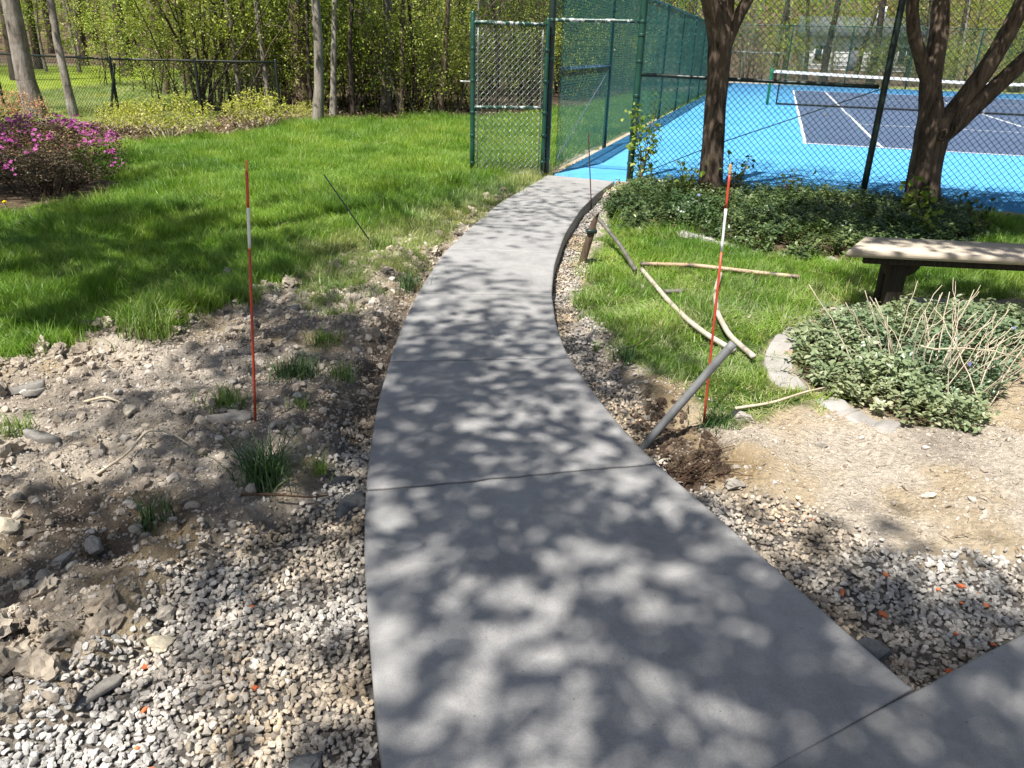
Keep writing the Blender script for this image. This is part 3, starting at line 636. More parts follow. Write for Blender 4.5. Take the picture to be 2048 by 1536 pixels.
def surf(x, y):
    """height of the finished ground sheet"""
    x = np.asarray(x, float); y = np.asarray(y, float)
    i = np.clip(np.searchsorted(gx, x) - 1, 0, nx - 2); j = np.clip(np.searchsorted(gy, y) - 1, 0, ny - 2)
    fx = np.clip((x - gx[i]) / (gx[i + 1] - gx[i]), 0, 1); fy = np.clip((y - gy[j]) / (gy[j + 1] - gy[j]), 0, 1)
    return (GZ[j, i] * (1 - fx) + GZ[j, i + 1] * fx) * (1 - fy) + (GZ[j + 1, i] * (1 - fx) + GZ[j + 1, i + 1] * fx) * fy
def gz(x, y): return float(surf(x, y))

# ------------------------------------------------------------------ the concrete walk: one slab between each pair of joints
path = empty('path', (0, 0, 0)); tag(path, 'curving grey concrete path of poured slabs leading to the court gate', 'path', None, 'structure')
JOINTS = [(0.87, 1.612, 0.0), (2.566, 2.847, 0.006), (3.893, 4.018, 0.004), (5.142, 5.218, 0.002), (6.45, 6.42, 0.0012), (7.85, 7.62, 0.0012), (9.25, 8.95, 0.0012), (10.66, 10.31, 0.0)]
def slab(y0, y1, j0, j1, seed, gap0, gap1):
    nu, nv = 40, 24
    s = np.concatenate(([0.0, 0.004], np.linspace(0.02, 0.98, nu - 3), [0.996, 1.0])); nu = len(s)
    t = np.concatenate(([0.0, 0.006], np.linspace(0.02, 0.98, nv - 3), [0.994, 1.0])); nv = len(t)
    V = np.zeros((nu, nv, 3))
    for i, a in enumerate(s):
        yl = y0[0] + (y1[0] - y0[0]) * a; yr = y0[1] + (y1[1] - y0[1]) * a
        for k, b in enumerate(t):
            x = XL(yl) * (1 - b) + XR(yr) * b; y = yl * (1 - b) + yr * b
            V[i, k] = (x, y, 0)
    # ragged joint edges
    for i, jig, gp, sg, sd in ((0, j0, gap0, 1, seed), (nu - 1, j1, gap1, -1, seed + 1)):
        nz = (vnoise(t * 22, t * 0, 1.0, sd) - 0.5 + 0.6 * (vnoise(t * 70, t * 0, 1.0, sd + 50) - 0.5)) * 2 * jig
        for q in (i, i + sg): V[q, :, 1] += nz
        V[i, :, 1] += sg * gp; V[i + sg, :, 1] += sg * gp
    Z = (fbm(V[:, :, 0], V[:, :, 1], 1.6, 2, 5) - 0.5) * 0.006
    edge = np.zeros((nu, nv)); edge[0, :] = edge[-1, :] = 1; edge[:, 0] = edge[:, -1] = 1
    V[:, :, 2] = Z - edge * 0.005
    # wavy hand-cut sides
    V[:, 0, 0] -= 0.004 * vnoise(V[:, 0, 1], 0 * V[:, 0, 1], 3, 3); V[:, -1, 0] += 0.004 * vnoise(V[:, -1, 1], 0 * V[:, -1, 1], 3, 4)
    top = V.reshape(-1, 3); ii = (np.arange(nu - 1)[:, None] * nv + np.arange(nv - 1)[None, :]).ravel()
    F = [np.stack([ii, ii + 1, ii + nv + 1, ii + nv], -1)]
    rim = [(0, k) for k in range(nv)] + [(i, nv - 1) for i in range(1, nu)] + [(nu - 1, k) for k in range(nv - 2, -1, -1)] + [(i, 0) for i in range(nu - 2, 0, -1)]
    ri = np.array([i * nv + k for i, k in rim]); low = top[ri].copy(); low[:, 2] = -0.17
    n0 = len(top); m = len(ri); k = np.arange(m); k2 = (k + 1) % m
    F.append(np.stack([ri[k], n0 + k, n0 + k2, ri[k2]], -1))
    me_o = mobj('slab', np.concatenate([top, low]), F, M['concrete'], path, False)
    me_o.data.polygons.foreach_set('use_smooth', np.concatenate([np.ones(len(F[0]), bool), np.zeros(m, bool)]))
    return me_o
for q in range(len(JOINTS) - 1):
    a, b_ = JOINTS[q], JOINTS[q + 1]
    g0 = 0.010 if q == 0 else (0.007 if q < 4 else 0.004); g1 = 0.007 if q < 3 else 0.004
    slab(a[:2], b_[:2], a[2], b_[2], 100 + q, g0, g1)
# cross walk the photographer stands on
walk = empty('sidewalk'); tag(walk, 'grey concrete sidewalk crossing at the near end of the path', 'sidewalk', None, 'structure')
wd = np.array([0.876, 0.482]); wnrm = np.array([0.482, -0.876]); w0 = np.array([1.134, 1.617])
for a0, a1 in ((-4.6, -2.35), (-2.342, 1.42), (1.428, 4.2)):
    cs = [w0 + wd * a0 + wnrm * 0.004, w0 + wd * a0 + wnrm * 2.2, w0 + wd * a1 + wnrm * 2.2, w0 + wd * a1 + wnrm * 0.004]
    mb = MB(); n = 60; tl = np.linspace(0, 1, n)
    nz = (vnoise(tl * 60, tl * 0, 1, 9) - 0.5) * 0.004
    r0 = np.array([[*(cs[0] * (1 - t) + cs[3] * t + wnrm * e), -0.004] for t, e in zip(tl, nz)]); r1 = np.array([[*(cs[0] * (1 - t) + cs[3] * t + wnrm * (0.008 + e)), 0.0] for t, e in zip(tl, nz)])
    r2 = np.array([[*(cs[1] * (1 - t) + cs[2] * t), 0.0] for t in tl]); rb = r0.copy(); rb[:, 2] = -0.17
    V = np.concatenate([rb, r0, r1, r2]); i = np.arange(n - 1)
    F = [np.concatenate([np.stack([r * n + i, r * n + i + 1, (r + 1) * n + i + 1, (r + 1) * n + i], -1) for r in range(3)])]
    mobj('slab', V, F, M['concrete'], walk)

# ------------------------------------------------------------------ tennis court
ct = empty('tennis_court'); tag(ct, 'bright blue hard tennis court with slate playing area and white lines', 'tennis court', None, 'structure')
def sheet(name, u0, u1, v0, v1, z, mat, parent=ct, t=0.0):
    c = [court(u0, v0, z), court(u0, v1, z), court(u1, v1, z), court(u1, v0, z)]
    V = c + [(x, y, z - t) for x, y, _ in c] if t else c
    F = [(0, 1, 2, 3)] + ([(0, 4, 5, 1), (1, 5, 6, 2), (2, 6, 7, 3), (3, 7, 4, 0)] if t else [])
    return mobj(name, V, np.array(F), mat, parent)
sheet('court_surface', U0, U1, V0, V1, -0.004, M['court_blue'], ct, 0.12)
sheet('playing_area', 0, 23.77, 0, 10.97, 0.0, M['court_slate'])
LW = 0.06
for (u0, u1, v0, v1) in ((0, 23.77, -.0, LW), (0, 23.77, 10.97 - LW, 10.97), (LW, 23.71, 1.37, 1.37 + LW), (LW, 23.71, 9.6 - LW, 9.6)):
    sheet('sideline', u0, u1, v0, v1, 0.004, M['line_white'])
for (u0, u1) in ((0, 0.08), (23.69, 23.77)): sheet('baseline', u0, u1, LW, 10.97 - LW, 0.005, M['line_white'])
for u in (5.485, 18.285): sheet('service_line', u - LW / 2, u + LW / 2, 1.37 + LW, 9.6 - LW, 0.005, M['line_white'])
sheet('centre_line', 5.485 + LW / 2, 18.285 - LW / 2, 5.485 - LW / 2, 5.485 + LW / 2, 0.006, M['line_white'])
# ------------------------------------------------------------------ chain link
def chain_link(A, B, z0, z1, pitch=0.075, r=0.0026, weave=0.0, name='wire_mesh', mat=None, parent=None):
    """diagonal wires both ways between two ground points; woven over and under when weave > 0"""
    A = np.array(A[:2], float); B = np.array(B[:2], float); Ln = np.linalg.norm(B - A); d = (B - A) / Ln; nrm = np.array([-d[1], d[0]]); H = z1 - z0
    P0, P1 = [], []
    for sg in (1, -1):
        for c in np.arange(-H, Ln, pitch):
            lo, hi = max(c, 0.0), min(c + H, Ln)          # s range of this wire
            if hi - lo < 0.01: continue
            ss = [lo, hi]
            if weave > 0:
                k = np.arange(math.ceil((lo - c) / (pitch / 2)), math.floor((hi - c) / (pitch / 2)) + 1) * (pitch / 2) + c
                ss = sorted(set([lo, hi] + [float(q) for q in k]))
            pts = []
            for q in ss:
                z = (q - c) if sg > 0 else (H - (q - c))
                idx = int(round((q - c) / (pitch / 2)))
                w = weave * sg * (1 if idx % 2 else -1) if weave > 0 else sg * r * 0.9
                p = A + d * q + nrm * w; pts.append((p[0], p[1], z0 + z))
            P0 += pts[:-1]; P1 += pts[1:]
    P0, P1 = np.array(P0), np.array(P1); rr = np.full(len(P0), r)
    V, F = frusta(P0, P1, rr, rr, 3 if weave <= 0 else 4)
    o = mobj(name, V, F, mat, parent, True); tag(o, kind='stuff'); return o
def pipe(name, a, b, r, mat, parent, sides=10, dome=False):
    mb = MB(); a = np.array(a, float); b = np.array(b, float); n = 6
    pts = [a + (b - a) * t for t in np.linspace(0, 1, n)]; rad = [r] * n
    if dome:
        u = (b - a) / np.linalg.norm(b - a); pts += [b + u * r * 0.5, b + u * r * 0.85]; rad += [r * 0.8, r * 0.3]
    mb.tube(pts, rad, sides); return mb.obj(name, mat, parent, True)
def band(name, p, r, h, mat, parent):
    return pipe(name, (p[0], p[1], p[2] - h / 2), (p[0], p[1], p[2] + h / 2), r, mat, parent)
FH = 2.55
# left side fence of the court, receding from the gate
sf = empty('chain_link_fence', court(U0, V0)); tag(sf, 'tall green chain-link fence receding along the grass side of the court', 'fence')
def loc(o, root): # keep world placement under a moved parent
    o.location = Vector(o.location) - Vector(root.location); return o
def fence_run(root, a, b, n, h, rp, matp, matw, pitch=0.075, r=0.0026, weave=0.0, first=True, last=True, z0=0.03, rail_r=0.021, zb=-0.05, top=True):
    a = np.array(a[:2]); b = np.array(b[:2])
    for i in range(n + 1):
        if (i == 0 and not first) or (i == n and not last): continue
        p = a + (b - a) * i / n
        loc(pipe('post', (p[0], p[1], zb), (p[0], p[1], h + 0.02), rp, matp, root, 10, True), root)
    for i in range(n):
        p, q = a + (b - a) * i / n, a + (b - a) * (i + 1) / n
        if top: loc(pipe('top_rail', (p[0], p[1], h), (q[0], q[1], h), rail_r, matp, root, 8), root)
    loc(chain_link(a, b, z0, h, pitch, r, weave, 'wire_mesh', matw, root), root)
fa, fb = court(U0 + 0.12, V0 - 0.03), court(U1, V0 - 0.03)
fence_run(sf, fa, fb, 11, FH, 0.036, M['green_paint'], M['wire_green'], 0.075, 0.0033, 0.0, first=False)
_p1 = np.array(fa[:2]) + (np.array(fb[:2]) - np.array(fa[:2])) / 11
loc(pipe('brace_rail', (fa[0], fa[1], 1.33), (_p1[0], _p1[1], 1.33), 0.021, M['green_worn'], sf), sf)
loc(pipe('truss_rod', (fa[0], fa[1], 0.16), (_p1[0], _p1[1], 1.27), 0.007, M['steel'], sf, 6), sf)
for i in range(1, 6):
    p = np.array(fa[:2]) + (np.array(fb[:2]) - np.array(fa[:2])) * i / 11
    for z in (0.35, 0.95, 1.55, 2.15): loc(band('tie_band', (p[0], p[1], z), 0.040, 0.02, M['green_paint'], sf), sf)
# gate opening: two tall posts and a header pipe
gp0, gp1 = np.array([0.378, 10.70]), np.array([1.475, 10.40])
gf = empty('gateway', (0.378, 10.70, 0)); tag(gf, 'green gate posts with chipped header pipe across the court entrance', 'gate frame')
gpo = [loc(pipe('post', (*gp0, -0.1), (*gp0, FH + 0.25), 0.044, M['dark_pipe'], gf, 14, True), gf), loc(pipe('post', (*gp1, -0.1), (*gp1, FH + 0.25), 0.044, M['green_paint'], gf, 14, True), gf)]
loc(pipe('header_pipe', (*gp0, 1.90), (*gp1, 1.90), 0.024, M['green_worn'], gf, 10), gf)
for p, po_ in zip((gp0, gp1), gpo):
    for z in (0.22, 0.62, 1.05, 1.45, 1.75, 1.90, 2.3): band('tie_band', (p[0], p[1], z), 0.050, 0.03, M['green_paint'], po_)
loc(chain_link(gp0, gp1, 1.92, FH, 0.075, 0.0029, 0.0, 'wire_mesh', M['wire_green'], gf), gf)
# the gate leaf, swung open over the grass
gl0, gl1 = np.array([0.325, 10.60]), np.array([-0.60, 10.36])
gt = empty('gate', (*gl0, 0)); tag(gt, 'green chain-link gate swung open over the grass', 'gate')
ZB, ZT = 0.0, 1.84; gpart = {}
for nm, a, b, r_, m_ in (('hinge_stile', (*gl0, ZB), (*gl0, ZT + 0.06), 0.026, 'green_paint'), ('latch_stile', (*gl1, ZB - 0.02), (*gl1, ZT + 0.10), 0.030, 'green_paint'),
        ('top_rail', (*gl0, ZT), (*gl1, ZT), 0.024, 'green_worn'), ('bottom_rail', (*gl0, ZB + 0.03), (*gl1, ZB + 0.03), 0.02, 'green_worn'), ('middle_rail', (*gl0, 0.86), (*gl1, 0.86), 0.021, 'green_worn')):
    gpart[nm] = loc(pipe(nm, a, b, r_, M[m_], gt, 12, 'stile' in nm), gt)
_d = (gl1 - gl0) / np.linalg.norm(gl1 - gl0)
for s_ in (0.06, 0.89):
    q = gl0 + _d * s_; loc(pipe('tension_bar', (*q, ZB + 0.04), (*q, ZT - 0.02), 0.007, M['wire_gate'], gt, 6), gt)
for z in (0.18, 0.52, 0.80, 1.18, 1.55):
    for g_, nm in ((gl0, 'hinge_stile'), (gl1, 'latch_stile')): band('clamp', (g_[0], g_[1], z), 0.036, 0.028, M['green_paint'], gpart[nm])
lq = gl1 + _d * 0.16; loc(pipe('latch', (*(gl1 - _d * 0.03), 1.16), (*lq, 1.165), 0.011, M['steel'], gt, 8), gt)
for z in (0.35, 1.6):
    h_ = loc(pipe('hinge', (*gl0, z), (*gp0, z), 0.018, M['dark_pipe'], gt, 8), gt)
chk = chain_link(gl0 + _d * 0.03, gl1 - _d * 0.03, ZB + 0.03, ZT, 0.075, 0.0038, 0.005, 'wire_mesh', M['wire_gate'], gt); loc(chk, gt)
# front fence of the court, from the gate to beyond the right edge of the picture
ff0 = gp1; ff1 = np.array(court(U0 + 0.05, V1)[:2])
fr = empty('chain_link_fence', (*ff0, 0)); tag(fr, 'green chain-link fence with broken brace pipe in front of the court', 'fence')
_fd = (ff1 - ff0) / np.linalg.norm(ff1 - ff0)
pole = ff0 + _fd * 2.86
for s_, m_ in ((2.86, 'dark_pipe'), (6.2, 'green_paint'), (9.5, 'green_paint'), (12.8, 'green_paint'), (16.3, 'green_paint')):
    q = ff0 + _fd * s_; po_ = loc(pipe('post', (*q, -0.1), (*q, FH + 0.05), 0.038, M[m_], fr, 12, True), fr)
    for z in (1.0, 1.7): band('tie_band', (q[0], q[1], z), 0.042, 0.02, M['dark_pipe'], po_)
loc(pipe('top_rail', (*ff0, FH), (*ff1, FH), 0.021, M['green_paint'], fr, 8), fr)
loc(pipe('brace_rail', (*ff0, 1.30), (*(ff0 + _fd * 2.80), 1.26), 0.023, M['dark_pipe'], fr, 10), fr)
loc(pipe('truss_rod', (*(ff0 + _fd * 1.05), 0.52), (*(ff0 + _fd * 2.83), 1.24), 0.006, M['dark_pipe'], fr, 6), fr)
loc(pipe('truss_rod', (*(ff0 + _fd * 0.05), 0.05), (*(ff0 + _fd * 1.05), 0.52), 0.006, M['dark_pipe'], fr, 6), fr)
loc(chain_link(ff0, ff0 + _fd * 6.2, 0.02, FH, 0.075, 0.0036, 0.0045, 'wire_mesh', M['wire_green'], fr), fr)
loc(chain_link(ff0 + _fd * 6.2, ff1, 0.02, FH, 0.075, 0.0036, 0.0, 'wire_mesh', M['wire_green'], fr), fr)
# far and right fences
bf = empty('chain_link_fence', court(U1, V0)); tag(bf, 'pale green chain-link fence across the far end of the court', 'fence')
fence_run(bf, court(U1, V0), court(U1, V1 + 0.0), 6, 2.9, 0.04, M['green_paint'], M['wire_green'], 0.09, 0.0035, first=False)
_q0, _q1 = np.array(court(U1, V0)), np.array(court(U1, V0 + 3.0))
loc(pipe('brace_rail', (_q0[0], _q0[1], 1.55), (_q1[0], _q1[1], 1.55), 0.024, M['green_worn'], bf), bf)
# black fence at the edge of the woods
kf = empty('chain_link_fence', (-15, 18.6, 0)); tag(kf, 'low black chain-link fence between the shrubs and the park lawn', 'fence')
ka, kb = np.array([-18.2, 20.6]), np.array([-3.0, 15.6])
for (p, q) in ((np.array([-18.4, 19.0]), np.array([-11.64, 18.30])), (np.array([-11.64, 18.30]), np.array([-8.30, 16.75])), (np.array([-8.30, 16.75]), np.array([-5.2, 17.6]))):
    loc(pipe('top_rail', (*p, 1.13), (*q, 1.13), 0.021, M['wire_black'], kf, 8), kf)
    loc(chain_link(p, q, 0.02, 1.13, 0.085, 0.0032, 0.0, 'wire_mesh', M['wire_black'], kf), kf)
for p in ((-18.4, 19.0), (-15.0, 18.65), (-11.64, 18.30), (-8.30, 16.75), (-6.75, 17.18), (-5.2, 17.6)):
    loc(pipe('post', (*p, -0.05), (*p, 1.17), 0.032, M['wire_black'], kf, 8, True), kf)
loc(pipe('brace_pipe', (-8.42, 16.6, -0.02), (-8.2, 16.72, 1.05), 0.026, M['wire_black'], kf, 8), kf)

# ------------------------------------------------------------------ tennis net
nt_ = empty('tennis_net', court(11.885, -0.91)); tag(nt_, 'black tennis net with white headband and green posts on the court', 'tennis net')
NU = 11.885
def netz(v):
    return 1.07 - 0.156 * (1 - abs((v - 5.485) / 6.4) ** 1.0)
for v in (-0.91, 11.88):
    p = court(NU, v); loc(pipe('post', (p[0], p[1], -0.02), (p[0], p[1], 1.10), 0.045, M['net_green'], nt_, 12, True), nt_)
hb = MB(); nb = 30
vs = np.linspace(-0.85, 11.82, nb)
for s_ in (-1, 1):
    Vb = []
    for v in vs:
        x, y, _ = court(NU + s_ * 0.012, v); z = netz(v); Vb += [(x, y, z), (x, y, z - 0.085)]
    i = np.arange(nb - 1) * 2; hb.add(Vb, np.stack([i, i + 1, i + 3, i + 2], -1))
Vb = []
for v in vs:
    for s_ in (-1, 1):
        x, y, _ = court(NU + s_ * 0.012, v); Vb.append((x, y, netz(v)))
i = np.arange(nb - 1) * 2; hb.add(Vb, np.stack([i, i + 1, i + 3, i + 2], -1))
loc(hb.obj('headband', M['fabric_white'], nt_), nt_)
P0, P1 = [], []
for v in np.arange(-0.62, 11.8, 0.05):
    x, y, _ = court(NU, v); P0.append((x, y, 0.05)); P1.append((x, y, netz(v) - 0.06))
for k in range(19):
    f_ = k / 19
    for v0_, v1_ in zip(np.linspace(-0.62, 11.7, 13)[:-1], np.linspace(-0.62, 11.7, 13)[1:]):
        a_, b2_ = court(NU, v0_), court(NU, v1_); P0.append((a_[0], a_[1], 0.05 + f_ * (netz(v0_) - 0.11))); P1.append((b2_[0], b2_[1], 0.05 + f_ * (netz(v1_) - 0.11)))
rr = np.full(len(P0), 0.0022); V, F = frusta(np.array(P0), np.array(P1), rr, rr, 3); tag(loc(mobj('netting', V, F, M['net_black'], nt_), nt_), kind='stuff')
a_, b2_ = court(NU, -0.62, 0.045), court(NU, 11.7, 0.045)
loc(pipe('bottom_tape', a_, b2_, 0.03, M['net_black'], nt_, 6), nt_)
for v in (-0.62, 11.7): p = court(NU, v); loc(pipe('end_tape', (p[0], p[1], 0.04), (p[0], p[1], netz(v) - 0.04), 0.025, M['net_black'], nt_, 6), nt_)
sm = MB(); c_ = court(NU - 0.02, 5.485); ang = -CA
sm.box((-0.03, -0.006, 0.0), (0.03, 0.006, 0.914), ang, (c_[0], c_[1], 0.0)); loc(sm.obj('centre_strap', M['fabric_white'], nt_), nt_)
# ------------------------------------------------------------------ bench
FL, BL = np.array([2.184, 5.014]), np.array([2.473, 5.439]); BD = np.array([0.9945, -0.085]); BD = BD / np.linalg.norm(BD); BN = np.array([-BD[1], BD[0]])
bench = empty('bench', (2.62, 5.30, -0.07)); tag(bench, 'weathered wooden bench with wide plank top beside the periwinkle bed', 'bench')
depth = float((BL - FL) @ BN); skew = float((BL - FL) @ BD); LEN = 2.3; ZS = 0.42
def bench_plank(d0, d1, z0, z1, mat, nm):
    def P(s, d): return FL + BD * s + BN * d
    c = [P(skew * d0 / depth, d0), P(LEN, d0), P(LEN, d1), P(skew * d1 / depth, d1)]
    e = 0.006; ctr = sum(c) / 4
    V = [(*p, z0) for p in c] + [(*p, z1 - e) for p in c] + [(*(p + (ctr - p) / np.linalg.norm(ctr - p) * e), z1) for p in c]
    F = [(3, 2, 1, 0), (8, 9, 10, 11)] + [(i, (i + 1) % 4, 4 + (i + 1) % 4, 4 + i) for i in range(4)] + [(4 + i, 4 + (i + 1) % 4, 8 + (i + 1) % 4, 8 + i) for i in range(4)]
    return loc(mobj(nm, V, np.array(F), mat, bench), bench)
bench_plank(0.0, depth, ZS - 0.045, ZS, M['bench_top'], 'seat')
brz = math.atan2(BD[1], BD[0])
def bbox(nm, s0, s1, d0, d1, z0, z1, mat='bench_leg', bev=0.004):
    mb = MB(); mb.box((s0, d0, z0), (s1, d1, z1), brz, (FL[0], FL[1], 0), bev); return loc(mb.obj(nm, M[mat], bench), bench)
bbox('apron', 0.14, LEN - 0.1, 0.06, 0.095, ZS - 0.10, ZS - 0.047); bbox('apron', 0.34, LEN - 0.1, depth - 0.09, depth - 0.055, ZS - 0.10, ZS - 0.047)
for s in (0.36, 1.95):
    lg = bbox('leg', s, s + 0.10, 0.12, 0.22, -0.12, ZS - 0.048); bbox('leg', s, s + 0.10, depth - 0.17, depth - 0.10, -0.12, ZS - 0.048)
    for sg, b0 in ((1, s + 0.1), (-1, s)):               # shaped corbels either side of the leg
        mb = MB(); y0, y1 = 0.125, 0.215; pr = [(0, ZS - 0.048), (0.09, ZS - 0.048), (0.09, ZS - 0.10), (0.05, ZS - 0.165), (0, ZS - 0.19)] if sg > 0 else [(0, ZS - 0.048), (-0.035, ZS - 0.048), (-0.035, ZS - 0.17), (-0.012, ZS - 0.20), (0, ZS - 0.20)]
        pr = [(b0 + a, z) for a, z in pr]
        V = np.array([(a, y, z) for y in (y0, y1) for a, z in pr]); n5 = 5
        c, sn = math.cos(brz), math.sin(brz); V = np.stack([V[:, 0] * c - V[:, 1] * sn + FL[0], V[:, 0] * sn + V[:, 1] * c + FL[1], V[:, 2]], 1)
        mb.add(V, [np.array([[4, 3, 2, 1, 0], [5, 6, 7, 8, 9]]), np.array([(i, (i + 1) % 5, 5 + (i + 1) % 5, 5 + i) for i in range(5)])])
        mb.obj('corbel', M['bench_leg'], lg)
bbox('crosspiece', 0.37, 0.45, 0.222, depth - 0.172, ZS - 0.14, ZS - 0.05)

# ------------------------------------------------------------------ marker stakes and rods
def marker(base, top, r, label, segs):
    b = np.array(base); t = np.array(top); b[2] = gz(b[0], b[1]) - 0.03
    root = empty('marker_stake', tuple(b)); tag(root, label, 'stake', 'orange and white driveway markers')
    for f0, f1, m_, nm in segs:
        rr = r * (1.06 if nm == 'reflective_band' else 1.0)
        loc(pipe(nm, b + (t - b) * f0, b + (t - b) * f1, rr, M[m_], root, 10, f1 >= 1), root)
    return root
marker((-1.135, 3.041, 0), (-1.045, 3.041, 1.165), 0.0058, 'thin red and white marker stake standing in the churned dirt left of the path', [(0, 0.70, 'stake_red', 'shaft'), (0.70, 0.705, 'stake_gold', 'ring'), (0.705, 0.845, 'stake_white', 'reflective_band'), (0.845, 0.965, 'stake_red', 'upper_shaft'), (0.965, 1.0, 'stake_gold', 'tip')])
marker((0.929, 3.324, 0), (0.888, 3.322, 1.163), 0.0056, 'thin red and white marker stake rising beside the grey pipe on the grass', [(0, 0.70, 'stake_red', 'shaft'), (0.70, 0.705, 'stake_gold', 'ring'), (0.705, 0.855, 'stake_white', 'reflective_band'), (0.855, 0.968, 'stake_red', 'upper_shaft'), (0.968, 1.0, 'stake_gold', 'tip')])
def rod(name, a, b, r, mat, label, cat):
    o = pipe(name, a, b, r, M[mat], None, 8, True); tag(o, label, cat); return o
rod('metal_rod', (-1.148, 6.328, -0.03), (-1.56, 6.328, 0.602), 0.0058, 'rod_black', 'thin black rod leaning over the grass left of the path', 'rod')
rod('metal_rod', (0.86, 8.90, -0.14), (0.765, 8.898, 0.735), 0.0065, 'rod_brown', 'thin dark upright rod at the right edge of the path near the gate', 'rod')
# weathered wooden stake with a pipe clamp
ws = empty('wooden_stake', (0.555, 6.268, -0.1)); tag(ws, 'short leaning wooden stake in the gravel beside the path', 'stake')
mb = MB(); prof = [(-0.03, -0.02), (0.03, -0.02), (0.035, 0.02), (-0.028, 0.022)]
pts = [((0.54, 6.26, -0.14), 1.0), ((0.575, 6.265, 0.05), 1.0), ((0.61, 6.268, 0.20), 0.95), ((0.632, 6.268, 0.30), 0.8), ((0.66, 6.27, 0.36), 0.35)]
V = np.array([(x + a * s, y + b_ * s, z + (0.02 if i in (1, 2) else 0) * (s < 0.9)) for (x, y, z), s in pts for i, (a, b_) in enumerate(prof)])
F = np.array([(r * 4 + i, r * 4 + (i + 1) % 4, r * 4 + 4 + (i + 1) % 4, r * 4 + 4 + i) for r in range(4) for i in range(4)] + [(19, 18, 17, 16)][::-1])
loc(mobj('shaft', V, F, M['stake_wood'], ws), ws)
mb = MB(); mb.box((-0.042, -0.034, 0), (0.042, 0.034, 0.035), 0.1, (0.615, 6.268, 0.205), 0.006); loc(mb.obj('clamp', M['dark_pipe'], ws), ws)
# ------------------------------------------------------------------ loose pipes on the grass
def loose_pipe(pts, r, mat, label, ends=(0, 1), lift=0.03, zs=None):
    P = np.array([(x, y, (gz(x, y) + lift + r) if zs is None else zs[i]) for i, (x, y) in enumerate(pts)])
    t = np.linspace(0, len(P) - 1, 8 * len(P)); Q = np.stack([np.interp(t, range(len(P)), P[:, k]) for k in range(3)], 1)
    for _ in range(6): Q[1:-1] = (Q[:-2] + Q[1:-1] * 2 + Q[2:]) / 4
    root = empty('pipe', tuple(Q[0])); tag(root, label, 'pipe', 'old irrigation pipes')
    mb = MB(); mb.tube(Q, r, 12, False); loc(mb.obj('pipe_wall', M[mat], root, True), root)
    for e in ends:
        q = Q[0] if e == 0 else Q[-1]; d = unit((Q[0] - Q[1]) if e == 0 else (Q[-1] - Q[-2]))
        mb = MB(); mb.tube([q - d * 0.012, q - d * 0.010], [r * 0.92, r * 0.92], 12); loc(mb.obj('bore', M['hollow'], root), root)  # black plug painted as the shade in the pipe mouth
        mb = MB(); mb.tube([q - d * 0.03, q + d * 0.001, q + d * 0.002, q - d * 0.03], [r * 1.03, r * 1.03, r * 0.86, r * 0.84], 12, False); loc(mb.obj('rim', M[mat], root, True), root)
    return root
loose_pipe([(0.70, 7.15), (0.80, 6.85), (0.90, 6.45), (0.955, 5.98)], 0.017, 'pipe_dark', 'dark rusty pipe slanting from the wooden stake down to the grass', (1,), 0, [0.20, 0.13, 0.05, -0.015])
loose_pipe([(1.02, 6.06), (1.05, 5.70), (1.085, 5.2), (1.14, 4.80), (1.21, 4.54), (1.31, 4.27)], 0.0175, 'pipe_pale', 'long pale pipe lying on the grass along the path, ending behind the grey pipe')
loose_pipe([(1.03, 6.20), (1.45, 6.17), (1.80, 6.02), (2.22, 5.86)], 0.017, 'pipe_rust', 'tan and black pipe lying across the grass towards the bench', (0, 1), 0.035)
loose_pipe([(1.62, 5.92), (1.46, 5.42), (1.37, 4.95), (1.345, 4.52), (1.40, 4.17)], 0.0175, 'pipe_pale', 'curved pale pipe crossing behind the right marker stake')
loose_pipe([(1.10, 5.44), (1.245, 5.46)], 0.017, 'pipe_dark', 'short stub of dark pipe half hidden in the grass')
loose_pipe([(0.60, 3.18), (0.725, 3.19), (0.85, 3.195), (0.975, 3.20)], 0.0195, 'pipe_grey', 'thick grey pipe sticking up at a slant from the hollow beside the path', (1,), 0, [-0.14, 0.045, 0.23, 0.415])
# form board left at the end of the walk
mb = MB(); mb.box((0, -0.02, -0.13), (0.30, 0.02, -0.003), -0.28, (1.285, 10.33, 0), 0.003); tag(mb.obj('form_board', M['form_wood']), 'short wooden form board at the corner of path and gate post', 'board')
